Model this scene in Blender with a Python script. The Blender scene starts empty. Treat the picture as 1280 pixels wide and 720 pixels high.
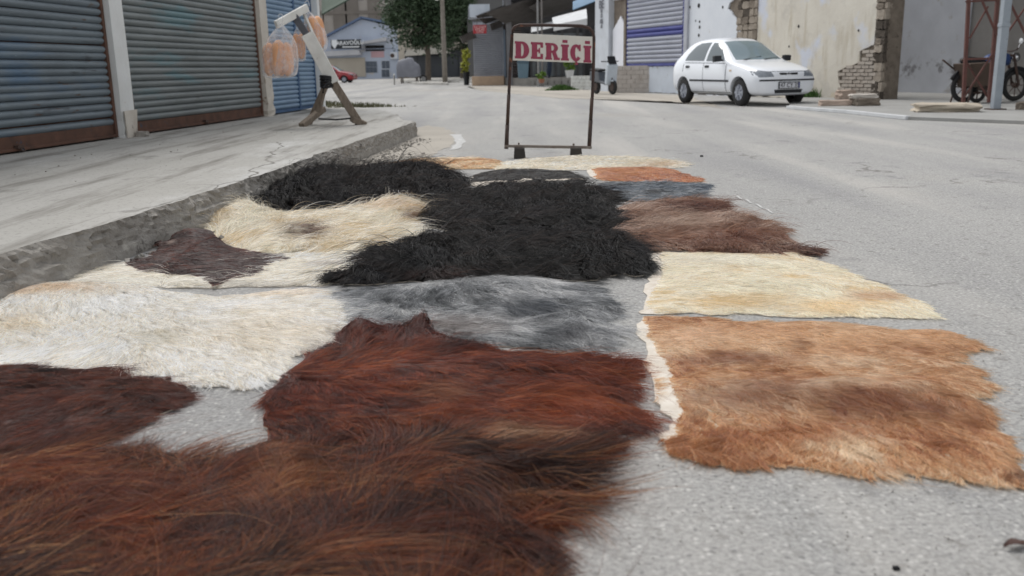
import bpy, bmesh, math, random
import numpy as np
from mathutils import Vector, Matrix, geometry
from mathutils.bvhtree import BVHTree

random.seed(7); RNG = np.random.default_rng(7)
SC = bpy.context.scene
COL = SC.collection

# ------------------------------------------------------------------ camera
F, CX, CY, HC = 1130.0, 640.0, 360.0, 0.92
PITCH, ROLL = math.atan(275 / F), -0.02
cam = bpy.data.objects.new('camera', bpy.data.cameras.new('camera'))
COL.objects.link(cam)
cam.data.sensor_width = 36.0
cam.data.lens = F / 1280 * 36.0
cam.data.clip_start, cam.data.clip_end = 0.05, 2000
cam.location = (0, 0, HC)
cam.rotation_euler = (Matrix.Rotation(math.pi / 2 - PITCH, 3, 'X') @ Matrix.Rotation(ROLL, 3, 'Z')).to_euler()
cam.data.dof.use_dof = True
cam.data.dof.focus_distance = 4.5
cam.data.dof.aperture_fstop = 3.4
SC.camera = cam

# ------------------------------------------------------------------ world, sun, exposure
W = bpy.data.worlds.new('World'); SC.world = W; W.use_nodes = True
nt = W.node_tree
bg = nt.nodes['Background']
sky = nt.nodes.new('ShaderNodeTexSky'); sky.sky_type = 'NISHITA'; sky.sun_disc = False
SUN_EL, SUN_AZ = math.radians(58), math.radians(-35)
sky.sun_elevation = SUN_EL; sky.sun_rotation = SUN_AZ
sky.air_density = 1.0; sky.dust_density = 1.0; sky.ozone_density = 1.0
hsv = nt.nodes.new('ShaderNodeHueSaturation'); hsv.inputs['Saturation'].default_value = 0.12
nt.links.new(sky.outputs[0], hsv.inputs['Color']); nt.links.new(hsv.outputs[0], bg.inputs['Color'])
bg.inputs['Strength'].default_value = 0.14
sun = bpy.data.objects.new('sun', bpy.data.lights.new('sun', 'SUN')); COL.objects.link(sun)
sun.data.energy = 1.4; sun.data.angle = math.radians(28); sun.data.color = (1.0, 0.97, 0.93)
sd = Vector((math.sin(SUN_AZ) * math.cos(SUN_EL), math.cos(SUN_AZ) * math.cos(SUN_EL), math.sin(SUN_EL)))
sun.rotation_euler = sd.to_track_quat('Z', 'Y').to_euler()
SC.view_settings.view_transform = 'Standard'; SC.view_settings.look = 'None'
SC.view_settings.gamma = 1.0; SC.view_settings.exposure = 0.5
SC.view_settings.use_curve_mapping = False
SC.cycles.use_denoising = True
SC.cycles.max_bounces = 6; SC.cycles.diffuse_bounces = 3; SC.cycles.glossy_bounces = 3
SC.cycles.transparent_max_bounces = 12; SC.cycles.transmission_bounces = 4
SC.cycles_curves.shape = 'RIBBONS'; SC.cycles_curves.subdivisions = 2

# ------------------------------------------------------------------ pixel <-> place
_c, _s = math.cos(PITCH), math.sin(PITCH)
_u0 = np.array([0, _s, _c]); FW = np.array([0, _c, -_s]); _r0 = np.array([1.0, 0, 0])
RT = _r0 * math.cos(ROLL) + _u0 * math.sin(ROLL)
UP = -_r0 * math.sin(ROLL) + _u0 * math.cos(ROLL)
C0 = np.array([0, 0, HC])
def ray(x, y): return FW + RT * (x - CX) / F + UP * (CY - y) / F
def G(x, y, z=0.0):            # where the pixel's ray meets the level z
    d = ray(x, y); return Vector(C0 + d * (z - HC) / d[2])
def D(x, y, Y):                # where it meets the plane at distance Y
    d = ray(x, y); return Vector(C0 + d * Y / d[1])
def PX(p):
    v = np.asarray(p) - C0; z = v @ FW
    return CX + F * (v @ RT) / z, CY - F * (v @ UP) / z
def onplane(x, y, O, e):       # local (s, z) where a pixel meets the upright plane through O along e
    d = ray(x, y); n = np.array([-e[1], e[0], 0.0]); o = np.array([O[0], O[1], 0.0])
    t = ((o - C0) @ n) / (d @ n); p = C0 + d * t
    return (p[0] - O[0]) * e[0] + (p[1] - O[1]) * e[1], p[2]

def srgb(r, g, b):
    f = lambda c: (c / 255 / 12.92) if c <= 10 else ((c / 255 + 0.055) / 1.055) ** 2.4
    return (f(r), f(g), f(b))

# ------------------------------------------------------------------ numpy value noise
_perm = np.random.default_rng(3).random((256, 256))
def vnoise(x, y):
    xi = np.floor(x).astype(int); yi = np.floor(y).astype(int)
    fx = x - xi; fy = y - yi; fx = fx * fx * (3 - 2 * fx); fy = fy * fy * (3 - 2 * fy)
    g = lambda a, b: _perm[a & 255, b & 255]
    return (g(xi, yi) * (1 - fx) + g(xi + 1, yi) * fx) * (1 - fy) + (g(xi, yi + 1) * (1 - fx) + g(xi + 1, yi + 1) * fx) * fy
def fbm(x, y, o=3):
    t = 0; a = 0.5; n = 0
    for i in range(o):
        t = t + a * vnoise(x + 17.3 * i, y - 9.1 * i); n += a; a *= 0.5; x = x * 2.03; y = y * 2.03
    return t / n

# ------------------------------------------------------------------ materials
MATS = {}
def M(name, c1, c2=None, scale=3.0, rough=0.75, bump=0.0, bscale=None, metal=0.0, spots=None, spec=0.35, alpha=1.0,
      coat=0.0, stretch=(1, 1, 1), contrast=0.5, extra=None, trans=0.0, grime=None):
    """base colour mixed from two colours by noise over the place; spots = (colour, scale, threshold, softness)"""
    if name in MATS: return MATS[name]
    m = bpy.data.materials.new(name); m.use_nodes = True; t = m.node_tree; b = t.nodes['Principled BSDF']
    N = lambda k: t.nodes.new(k)
    geo = N('ShaderNodeNewGeometry'); mp = N('ShaderNodeMapping'); mp.inputs['Scale'].default_value = stretch
    t.links.new(geo.outputs['Position'], mp.inputs['Vector']); vec = mp.outputs[0]
    def noise(sc, det=6, rg=0.6):
        n = N('ShaderNodeTexNoise'); n.inputs['Scale'].default_value = sc; n.inputs['Detail'].default_value = det
        n.inputs['Roughness'].default_value = rg; t.links.new(vec, n.inputs['Vector']); return n.outputs['Fac']
    def ramp(src, lo, hi):
        r = N('ShaderNodeMapRange'); r.inputs['From Min'].default_value = lo; r.inputs['From Max'].default_value = hi
        t.links.new(src, r.inputs['Value']); return r.outputs[0]
    def mix(fac, a, c):
        x = N('ShaderNodeMix'); x.data_type = 'RGBA'
        if isinstance(fac, float): x.inputs[0].default_value = fac
        else: t.links.new(fac, x.inputs[0])
        for s, i in ((a, 6), (c, 7)):
            if isinstance(s, tuple): x.inputs[i].default_value = (*s, 1)
            else: t.links.new(s, x.inputs[i])
        return x.outputs[2]
    colr = c1
    if c2 is not None:
        colr = mix(ramp(noise(scale), 0.5 - contrast / 2, 0.5 + contrast / 2), c1, c2)
    for sp in (spots or []):
        colr = mix(ramp(noise(sp[1], 8, 0.65), sp[2], sp[2] + sp[3]), colr, sp[0])
    if extra: colr = extra(t, N, vec, geo, colr, mix, ramp, noise)
    if isinstance(colr, tuple): b.inputs['Base Color'].default_value = (*colr, 1)
    else: t.links.new(colr, b.inputs['Base Color'])
    b.inputs['Roughness'].default_value = rough; b.inputs['Metallic'].default_value = metal
    b.inputs['Specular IOR Level'].default_value = spec; b.inputs['Alpha'].default_value = alpha
    b.inputs['Coat Weight'].default_value = coat; b.inputs['Coat Roughness'].default_value = 0.08
    b.inputs['Transmission Weight'].default_value = trans
    if bump:
        bp = N('ShaderNodeBump'); bp.inputs['Strength'].default_value = 1.0; bp.inputs['Distance'].default_value = bump
        t.links.new(noise(bscale or scale * 4, 8, 0.65), bp.inputs['Height']); t.links.new(bp.outputs[0], b.inputs['Normal'])
    MATS[name] = m
    return m

# ------------------------------------------------------------------ mesh builder
class MB:
    def __init__(s): s.v = []; s.f = []; s.mi = []
    def add(s, vs, fs, mi=0):
        o = len(s.v); s.v += [tuple(x) for x in vs]; s.f += [tuple(i + o for i in f) for f in fs]; s.mi += [mi] * len(fs); return s
    def box(s, c, d, R=None, mi=0, jit=0.0):
        vs = []
        for z in (-.5, .5):
            for y in (-.5, .5):
                for x in (-.5, .5):
                    p = Vector((x * d[0], y * d[1], z * d[2]))
                    if jit: p += Vector((random.uniform(-jit, jit), random.uniform(-jit, jit), random.uniform(-jit, jit)))
                    if R is not None: p = R @ p
                    vs.append(Vector(c) + p)
        return s.add(vs, [(0, 2, 3, 1), (4, 5, 7, 6), (0, 1, 5, 4), (2, 6, 7, 3), (0, 4, 6, 2), (1, 3, 7, 5)], mi)
    def beam(s, a, b, w, h, roll=0.0, mi=0):       # a bar of rectangular section from a to b
        a, b = Vector(a), Vector(b); d = (b - a); L = d.length
        q = d.to_track_quat('X', 'Z').to_matrix() @ Matrix.Rotation(roll, 3, 'X')
        return s.box((a + b) / 2, (L, w, h), q, mi)
    def tube(s, pts, r, n=8, mi=0, cap=True):
        pts = [Vector(p) for p in pts]; k = len(pts); rs = r if isinstance(r, (list, tuple)) else [r] * k
        vs = []; up = Vector((0, 0, 1))
        for i, p in enumerate(pts):
            d = (pts[min(i + 1, k - 1)] - pts[max(i - 1, 0)]).normalized()
            a = d.cross(up if abs(d.dot(up)) < .95 else Vector((1, 0, 0))).normalized(); b = d.cross(a)
            for j in range(n):
                t = 2 * math.pi * j / n; vs.append(p + (a * math.cos(t) + b * math.sin(t)) * rs[i])
        fs = [(i * n + j, i * n + (j + 1) % n, (i + 1) * n + (j + 1) % n, (i + 1) * n + j) for i in range(k - 1) for j in range(n)]
        if cap: fs += [tuple(range(n)), tuple(range((k - 1) * n, k * n))[::-1]]
        return s.add(vs, fs, mi)
    def prism(s, poly, y0, y1, mi=0, M3=None):     # polygon in (x,z) pushed along y
        n = len(poly); vs = [Vector((p[0], y0, p[1])) for p in poly] + [Vector((p[0], y1, p[1])) for p in poly]
        if M3 is not None: vs = [M3 @ v for v in vs]
        fs = [tuple(range(n)), tuple(range(n, 2 * n))[::-1]] + [(i, i + n, (i + 1) % n + n, (i + 1) % n) for i in range(n)]
        return s.add(vs, fs, mi)
    def lathe(s, prof, n=20, axis='Z', c=(0, 0, 0), mi=0, cap=True):   # (radius, height) profile
        vs = []
        for r, h in prof:
            for j in range(n):
                t = 2 * math.pi * j / n; a, b = r * math.cos(t), r * math.sin(t)
                p = (a, b, h) if axis == 'Z' else ((a, h, b) if axis == 'Y' else (h, a, b)); vs.append(Vector(p) + Vector(c))
        k = len(prof)
        fs = [(i * n + j, i * n + (j + 1) % n, (i + 1) * n + (j + 1) % n, (i + 1) * n + j) for i in range(k - 1) for j in range(n)]
        if cap and prof[0][0] > 1e-6: fs.append(tuple(range(n)))
        if cap and prof[-1][0] > 1e-6: fs.append(tuple(range((k - 1) * n, k * n)))
        return s.add(vs, fs, mi)
    def mesh(s, name, mats, smooth=False):
        me = bpy.data.meshes.new(name); me.from_pydata(s.v, [], s.f)
        for m in (mats if isinstance(mats, (list, tuple)) else [mats]): me.materials.append(m)
        if any(s.mi): me.polygons.foreach_set('material_index', s.mi)
        bm = bmesh.new(); bm.from_mesh(me); bmesh.ops.recalc_face_normals(bm, faces=bm.faces); bm.to_mesh(me); bm.free()
        if smooth: me.polygons.foreach_set('use_smooth', [True] * len(me.polygons))
        return me
    def build(s, name, mats, parent=None, smooth=False, bevel=0.0, loc=(0, 0, 0), rot=None, offset=None, sub=0, shade=None):
        if offset is not None: s.v = [tuple(Vector(p) - Vector(offset)) for p in s.v]
        o = bpy.data.objects.new(name, s.mesh(name, mats, smooth)); COL.objects.link(o)
        o.location = loc
        if rot: o.rotation_euler = rot
        if parent is not None: o.parent = parent
        if bevel:
            b = o.modifiers.new('bevel', 'BEVEL'); b.width = bevel; b.segments = 2; b.limit_method = 'ANGLE'
        if sub:
            b = o.modifiers.new('sub', 'SUBSURF'); b.levels = sub; b.render_levels = sub
        return o

def tag(o, label=None, cat=None, group=None, kind=None):
    if label: o['label'] = label
    if cat: o['category'] = cat
    if group: o['group'] = group
    if kind: o['kind'] = kind
    return o
def thing(name, label, cat, loc=(0, 0, 0), rz=0.0, group=None):
    o = bpy.data.objects.new(name, None); COL.objects.link(o); o.location = loc; o.rotation_euler = (0, 0, rz)
    o.empty_display_size = 0.1
    return tag(o, label, cat, group)
def inst(name, me, parent, loc=(0, 0, 0), rot=(0, 0, 0), scale=(1, 1, 1)):
    o = bpy.data.objects.new(name, me); COL.objects.link(o); o.parent = parent
    o.location = loc; o.rotation_euler = rot; o.scale = scale; return o
def text_mesh(txt, size, mat, depth=0.002, bold=0.0, xs=1.0):
    cu = bpy.data.curves.new('txt', 'FONT'); cu.body = txt; cu.size = size; cu.extrude = depth; cu.offset = bold
    cu.align_x = 'CENTER'; cu.align_y = 'CENTER'; cu.resolution_u = 3
    ob = bpy.data.objects.new('txt', cu); COL.objects.link(ob); bpy.context.view_layer.update()
    me = bpy.data.meshes.new_from_object(ob.evaluated_get(bpy.context.evaluated_depsgraph_get()))
    bpy.data.objects.remove(ob); bpy.data.curves.remove(cu)
    me.transform(Matrix.Diagonal((xs, 1, 1, 1)) ); me.transform(Matrix.Rotation(math.pi / 2, 4, 'X'))
    me.materials.clear(); me.materials.append(mat)
    return me
def rough_rock(d, seed, n=2, amt=0.18):
    """an angular lump of the given size, one mesh"""
    bm = bmesh.new(); bmesh.ops.create_cube(bm, size=1.0)
    bmesh.ops.subdivide_edges(bm, edges=bm.edges[:], cuts=n, use_grid_fill=True)
    r = random.Random(seed)
    for v in bm.verts:
        v.co *= 1 - 0.16 * (v.co.length - 0.5)
        v.co += Vector((r.uniform(-1, 1), r.uniform(-1, 1), r.uniform(-1, 1))) * amt * 0.35
        v.co = Vector((v.co.x * d[0], v.co.y * d[1], v.co.z * d[2]))
    bm.normal_update()
    me = bpy.data.meshes.new('rock'); bm.to_mesh(me); bm.free(); return me

# common materials
asphalt_extra_col = srgb(186, 184, 180)
def road_extra(t, N, vec, geo, colr, mix, ramp, noise):
    vo = N('ShaderNodeTexVoronoi'); vo.inputs['Scale'].default_value = 70.0; t.links.new(vec, vo.inputs['Vector'])
    sep = N('ShaderNodeSeparateColor'); t.links.new(vo.outputs['Color'], sep.inputs[0])
    near = ramp(vo.outputs['Distance'], 0.5, 0.2)
    colr = mix(ramp(noise(75.0, 4, .7), .40, .60), mix(.5, colr, srgb(104, 103, 102)), colr)
    colr = mix(ramp(noise(16.0, 5, .7), .56, .70), colr, srgb(126, 124, 120))
    # long polished and dusty bands along the street, thin cracks
    mp2 = N('ShaderNodeMapping'); mp2.inputs['Scale'].default_value = (1.0, .12, 1); mp2.inputs['Rotation'].default_value = (0, 0, .18); t.links.new(geo.outputs['Position'], mp2.inputs['Vector'])
    n2 = N('ShaderNodeTexNoise'); n2.inputs['Scale'].default_value = 1.1; n2.inputs['Detail'].default_value = 5; t.links.new(mp2.outputs[0], n2.inputs['Vector'])
    colr = mix(ramp(n2.outputs['Fac'], .5, .68), colr, mix(.55, colr, srgb(134, 134, 136)))
    colr = mix(ramp(n2.outputs['Fac'], .46, .32), colr, mix(.5, colr, srgb(190, 186, 180)))
    nd = N('ShaderNodeTexNoise'); nd.inputs['Scale'].default_value = 1.4; nd.inputs['Detail'].default_value = 5; t.links.new(vec, nd.inputs['Vector'])
    va = N('ShaderNodeVectorMath'); va.operation = 'MULTIPLY_ADD'; t.links.new(nd.outputs['Color'], va.inputs[0]); va.inputs[1].default_value = (1.6, 1.6, 0); t.links.new(vec, va.inputs[2])
    vc = N('ShaderNodeTexVoronoi'); vc.feature = 'DISTANCE_TO_EDGE'; vc.inputs['Scale'].default_value = .34; t.links.new(va.outputs[0], vc.inputs['Vector'])
    cr = N('ShaderNodeMath'); cr.operation = 'MULTIPLY'; t.links.new(ramp(vc.outputs['Distance'], .006, .002), cr.inputs[0]); t.links.new(ramp(noise(.9, 3, .5), .5, .6), cr.inputs[1])
    colr = mix(cr.outputs[0], colr, srgb(124, 122, 119))
    f = N('ShaderNodeMath'); f.operation = 'MULTIPLY'
    t.links.new(ramp(sep.outputs[0], 0.62, 0.85), f.inputs[0]); t.links.new(near, f.inputs[1])
    f2 = N('ShaderNodeMath'); f2.operation = 'MULTIPLY'; f2.inputs[1].default_value = 0.55; t.links.new(f.outputs[0], f2.inputs[0])
    c = mix(f2.outputs[0], colr, srgb(214, 212, 208))
    g = N('ShaderNodeMath'); g.operation = 'MULTIPLY'
    t.links.new(ramp(sep.outputs[1], 0.72, 0.9), g.inputs[0]); t.links.new(near, g.inputs[1])
    g2 = N('ShaderNodeMath'); g2.operation = 'MULTIPLY'; g2.inputs[1].default_value = 0.5; t.links.new(g.outputs[0], g2.inputs[0])
    return mix(g2.outputs[0], c, srgb(95, 95, 96))
m_road = M('road', srgb(166, 165, 163), srgb(182, 181, 178), 0.45, 0.9, 0.009, 60.0, contrast=0.6,
           spots=[(srgb(176, 170, 160), 0.16, 0.56, 0.12), (srgb(126, 126, 128), 1.7, 0.6, 0.12), (srgb(112, 111, 110), 9, 0.66, 0.1)], extra=road_extra, spec=0.25)
def conc_extra(t, N, vec, geo, colr, mix, ramp, noise):
    mp2 = N('ShaderNodeMapping'); mp2.inputs['Scale'].default_value = (3.2, .28, 1); mp2.inputs['Rotation'].default_value = (0, 0, .1); t.links.new(geo.outputs['Position'], mp2.inputs['Vector'])
    n2 = N('ShaderNodeTexNoise'); n2.inputs['Scale'].default_value = 1.3; n2.inputs['Detail'].default_value = 7; n2.inputs['Roughness'].default_value = .65; t.links.new(mp2.outputs[0], n2.inputs['Vector'])
    colr = mix(ramp(n2.outputs['Fac'], .5, .66), colr, srgb(128, 125, 119)); colr = mix(ramp(noise(40, 5, .7), .55, .7), colr, srgb(132, 129, 124))
    nd = N('ShaderNodeTexNoise'); nd.inputs['Scale'].default_value = 1.2; nd.inputs['Detail'].default_value = 6; t.links.new(vec, nd.inputs['Vector'])
    va = N('ShaderNodeVectorMath'); va.operation = 'MULTIPLY_ADD'; t.links.new(nd.outputs['Color'], va.inputs[0]); va.inputs[1].default_value = (.9, .9, 0); t.links.new(vec, va.inputs[2])
    vc = N('ShaderNodeTexVoronoi'); vc.feature = 'DISTANCE_TO_EDGE'; vc.inputs['Scale'].default_value = .42; t.links.new(va.outputs[0], vc.inputs['Vector'])
    cr = N('ShaderNodeMath'); cr.operation = 'MULTIPLY'; t.links.new(ramp(vc.outputs['Distance'], .005, .001), cr.inputs[0]); t.links.new(ramp(noise(.7, 3, .5), .5, .62), cr.inputs[1])
    return mix(cr.outputs[0], colr, srgb(112, 109, 104))
m_conc = M('pavement_concrete', srgb(180, 178, 174), srgb(160, 158, 152), 1.2, 0.9, 0.006, 26.0, extra=conc_extra,
           spots=[(srgb(140, 138, 133), 3.0, 0.6, 0.1), (srgb(196, 196, 194), 0.7, 0.55, 0.15), (srgb(90, 86, 80), 22, 0.7, 0.05)], stretch=(1, 0.55, 1), spec=0.2)
m_kerb = M('kerb_face', srgb(176, 172, 166), srgb(140, 135, 128), 7.0, 0.95, 0.03, 30.0,
           spots=[(srgb(82, 78, 73), 9, 0.6, 0.1), (srgb(190, 186, 178), 4, 0.6, 0.08)], spec=0.15)
m_rust = M('rust_steel', srgb(104, 74, 60), srgb(70, 52, 45), 6, 0.85, 0.002, 60, spots=[(srgb(60, 70, 84), 8, 0.62, 0.06), (srgb(170, 178, 182), 11, 0.7, 0.03)])
m_dark = M('dark_void', srgb(38, 38, 40), srgb(26, 26, 28), 2, 0.9)
m_black = M('black_plastic', srgb(34, 35, 38), srgb(26, 26, 28), 4, 0.55)
m_steel = M('dark_steel', srgb(58, 54, 53), srgb(84, 62, 52), 7, 0.65, 0.001, 60, spots=[(srgb(120, 86, 66), 14, 0.64, 0.05)])
m_wood = M('weathered_wood', srgb(142, 130, 117), srgb(96, 86, 76), 9, 0.9, 0.004, 40, stretch=(4, 4, 1))
m_wwood = M('white_painted_wood', srgb(226, 226, 222), srgb(196, 194, 188), 5, 0.7, 0.002, 30, spots=[(srgb(120, 108, 96), 14, 0.66, 0.04)])

# ================================================================== the ground
def ground_mesh():
    xs = sorted(set([round(x, 3) for x in np.concatenate([np.linspace(-300, -12, 12), np.linspace(-12, 14, 27), np.linspace(14, 300, 12)])]))
    ys = sorted(set([round(y, 3) for y in np.concatenate([np.linspace(-60, -2, 6), np.linspace(-2, 40, 43), np.linspace(40, 420, 20)])]))
    mb = MB()
    for y in ys:
        for x in xs:
            mb.v.append((x, y, 0.0))
    n = len(xs)
    for j in range(len(ys) - 1):
        for i in range(n - 1):
            mb.f.append((j * n + i, j * n + i + 1, (j + 1) * n + i + 1, (j + 1) * n + i)); mb.mi.append(0)
    return mb
tag(ground_mesh().build('road', m_road, smooth=True), kind='structure')

def sheet(name, pxs, z, mat, jag=0.02, kind='structure'):
    pts = []
    raw = [G(x, y) for x, y in pxs]
    for i, a in enumerate(raw):
        b = raw[(i + 1) % len(raw)]; k = max(2, int((b - a).length / 0.15))
        for j in range(k):
            p = a.lerp(b, j / k); pts.append((p.x + random.uniform(-jag, jag), p.y + random.uniform(-jag, jag) * 2, z))
    me = bpy.data.meshes.new(name); bm = bmesh.new(); vs = [bm.verts.new(p) for p in pts]; f = bm.faces.new(vs)
    bm.normal_update()
    if f.normal.z < 0: f.normal_flip()
    bmesh.ops.triangulate(bm, faces=[f]); bm.to_mesh(me); bm.free(); me.materials.append(mat)
    o = bpy.data.objects.new(name, me); COL.objects.link(o)
    return tag(o, kind=kind)
m_paint = M('worn_paint', srgb(205, 205, 203), srgb(176, 176, 175), 14, 0.85, spots=[(srgb(158, 158, 158), 30, 0.55, 0.05)])
sheet('road_marking', [(563, 168), (578, 168), (581, 178), (575, 186), (562, 188), (570, 178)], 0.004, m_paint, 0.02)
for q in ((918, 244), (930, 249), (943, 255), (956, 261)): sheet('road_marking', [(q[0], q[1]), (q[0] + 5, q[1] + 1), (q[0] + 11, q[1] + 6), (q[0] + 7, q[1] + 5)], 0.004, m_paint, 0.004)
m_dust = M('dusty_verge', srgb(178, 172, 162), srgb(160, 154, 145), 1.0, 0.95, 0.006, 30, spots=[(srgb(126, 120, 110), 5, 0.62, 0.1)])
sheet('dusty_verge', [(490, 172), (535, 156), (560, 162), (575, 175), (540, 196), (470, 204), (430, 214), (420, 206)], 0.003, m_dust, 0.05)
sheet('dirt_verge', [(585, 108), (600, 113), (700, 123), (835, 127), (905, 136), (860, 120), (740, 113), (640, 107)], 0.005, m_dust, 0.1)

# ------------------------------------------------------------------ the raised pavement on the left, its broken kerb
PZ = 0.2
FA = Vector((-4.85, 8.69, 0)); FDIR = Vector((0.105, 1.0, 0)).normalized()      # line of the shop fronts
def facade(s, off=0.0): return FA + FDIR * s + Vector((FDIR.y, -FDIR.x, 0)) * off
edge_px = [(500, 143.5), (478, 138), (440, 133.2)]
edge = [Vector((-2.95, -6.0, 0)), Vector((-2.13, 3.7, 0)), Vector((-1.87, 5.8, 0)), Vector((-1.6, 9.5, 0)), Vector((-1.33, 13.1, 0))]
edge += [Vector((*G(x, y, PZ)[:2], 0)) for x, y in edge_px] + [Vector((-4.2, 21.5, 0))]
def resample(pl, step):
    out = []
    for a, b in zip(pl[:-1], pl[1:]):
        k = max(1, int((b - a).length / step))
        out += [a.lerp(b, i / k) for i in range(k)]
    return out + [pl[-1]]
ep = resample(edge, 0.035)
def kerb():
    mb = MB(); rows = 11; n = len(ep); cols = []
    for i, p in enumerate(ep):
        d = (ep[min(i + 1, n - 1)] - ep[max(i - 1, 0)]).normalized(); nrm = Vector((d.y, -d.x, 0))
        a = i * 0.035
        chip = max(0, fbm(np.array([a * 1.1]), np.array([3.3]), 3)[0] - 0.5) * 0.35 + max(0, fbm(np.array([a * 4]), np.array([7.7]), 3)[0] - 0.5) * 0.12
        near = max(0.0, min(1.0, (9.0 - p.y) / 6.0))
        ring = []
        for r in range(rows):
            t = r / (rows - 1)
            w = fbm(np.array([a * 9 + r * .55]), np.array([r * .8 + 40]), 3)[0] - 0.5
            out = -chip * (1 - t) ** 1.5 + 0.045 * w * math.sin(math.pi * min(1, t + .1)) + (0.02 + 0.02 * near * t) * t + .045 * (fbm(np.array([a * 30]), np.array([r * 1.9 + 11]), 2)[0] - .5) * math.sin(math.pi * min(1, t + .15))
            z = PZ * (1 - t) + (w * 0.03 if 0 < r < rows - 1 else 0) - (0.012 if r == rows - 1 else 0) - chip * 0.12 * (1 - t)
            q = p + nrm * out; ring.append((q.x, q.y, z))
        cols.append(ring)
    # inner row, then the plateau behind it
    for i, ring in enumerate(cols):
        p = ep[i]; d = (ep[min(i + 1, n - 1)] - ep[max(i - 1, 0)]).normalized(); nrm = Vector((d.y, -d.x, 0))
        q = p - nrm * 0.22
        mb.v.append((q.x, q.y, PZ + 0.001)); mb.v += ring
    R = rows + 1
    for i in range(n - 1):
        for r in range(R - 1):
            a = i * R + r; mb.f.append((a, a + R, a + R + 1, a + 1)); mb.mi.append(0 if r < 1 else 1)
    inner = [i * R for i in range(n)]
    far = [mb.v[inner[-1]], (-9, 21.5, PZ), (-9, -6, PZ)]
    base = len(mb.v); mb.v += far[1:]
    mb.f.append(tuple(inner) + (base, base + 1)); mb.mi.append(0)
    me = mb.mesh('pavement', [m_conc, m_kerb])
    bm = bmesh.new(); bm.from_mesh(me); bmesh.ops.triangulate(bm, faces=[f for f in bm.faces if len(f.verts) > 4]); bm.to_mesh(me); bm.free()
    o = bpy.data.objects.new('pavement', me); COL.objects.link(o); return o
tag(kerb(), kind='structure')

def rubble(name, n, place, smin, smax, mat, label, cat):
    mb = MB()
    for k in range(n):
        p = place(); s = smin * (smax / smin) ** (random.random() ** 2.2)
        R = Matrix.Rotation(random.uniform(0, 6.28), 3, Vector((random.uniform(-1, 1), random.uniform(-1, 1), random.uniform(-1, 1))).normalized())
        mb.box((p[0], p[1], p[2] + s * 0.3), (s * random.uniform(.7, 1.4), s * random.uniform(.7, 1.3), s * random.uniform(.5, .9)), R, jit=s * .12)
    return tag(mb.build(name, mat), label, cat, kind='stuff')
def along_kerb():
    i = random.randrange(int(len(ep) * 0.3), int(len(ep) * 0.66)); p = ep[i]; d = (ep[i + 1] - ep[i]).normalized(); nrm = Vector((d.y, -d.x, 0))
    q = p + nrm * (0.06 + abs(random.gauss(0, 0.16))); return (q.x, q.y, 0.0)
rubble('kerb_rubble', 1500, along_kerb, 0.004, 0.032, m_kerb, 'crumbled concrete grit strewn along the foot of the broken kerb', 'rubble')
m_grit = M('pale_grit', srgb(190, 187, 182), srgb(110, 107, 103), 30, 0.9)
def near_road():
    p = G(random.uniform(700, 1290), random.uniform(430, 730)); return (p.x, p.y, 0)
rubble('road_grit', 700, near_road, 0.0015, 0.0045, m_grit, 'fine loose grit scattered on the road beside the hides', 'grit')
def pave_top():
    s = random.uniform(-3, 9); return tuple(facade(s, random.uniform(0.05, 2.2)) + Vector((0, 0, PZ)))
rubble('pavement_grit', 160, pave_top, 0.004, 0.014, m_kerb, 'small crumbs of dirt lying on the pavement by the shutters', 'grit')

# ================================================================== the shuttered shop on the left
FR = math.atan2(FDIR.y, FDIR.x)
shop = thing('shop_building', 'row of shops with closed corrugated shutters between white pillars', 'building', (FA.x, FA.y, PZ), FR)
def slat_extra_blue(t, N, vec, geo, colr, mix, ramp, noise):
    return mix(ramp(noise(0.8, 4, .5), 0.5, 0.62), colr, srgb(58, 92, 128))
m_slat1 = M('blue_grey_slat', srgb(118, 129, 136), srgb(94, 103, 110), 2.2, 0.62, 0.001, 30, stretch=(1, .5, 3), spec=.4,
            spots=[(srgb(88, 110, 132), 0.8, 0.56, 0.14), (srgb(98, 82, 74), 5, 0.62, 0.06), (srgb(60, 64, 68), 3, .6, .12), (srgb(168, 178, 184), 14, 0.68, 0.04)])
m_slat2 = M('grey_slat', srgb(132, 138, 139), srgb(106, 112, 113), 2.2, 0.6, 0.001, 30, stretch=(1, .5, 3), spec=.4,
            spots=[(srgb(108, 134, 140), 0.9, 0.55, 0.1), (srgb(80, 82, 84), 6, 0.66, 0.08), (srgb(128, 108, 96), 11, 0.7, 0.03)])
m_slat3 = M('blue_slat', srgb(132, 156, 180), srgb(112, 136, 160), 2.0, 0.6, 0.001, 30, spots=[(srgb(150, 172, 192), 6, 0.64, 0.06)])
m_pil = M('white_pillar', srgb(222, 224, 224), srgb(204, 205, 203), 2.5, 0.85, 0.003, 25, spots=[(srgb(186, 178, 168), 6, 0.64, 0.06), (srgb(140, 126, 116), 14, 0.7, 0.04)])
m_oldpil = M('peeling_pillar', srgb(204, 199, 190), srgb(184, 176, 165), 4, 0.9, 0.006, 22, spots=[(srgb(140, 122, 106), 5, 0.6, 0.05), (srgb(104, 90, 80), 9, 0.66, 0.04)])

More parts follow.
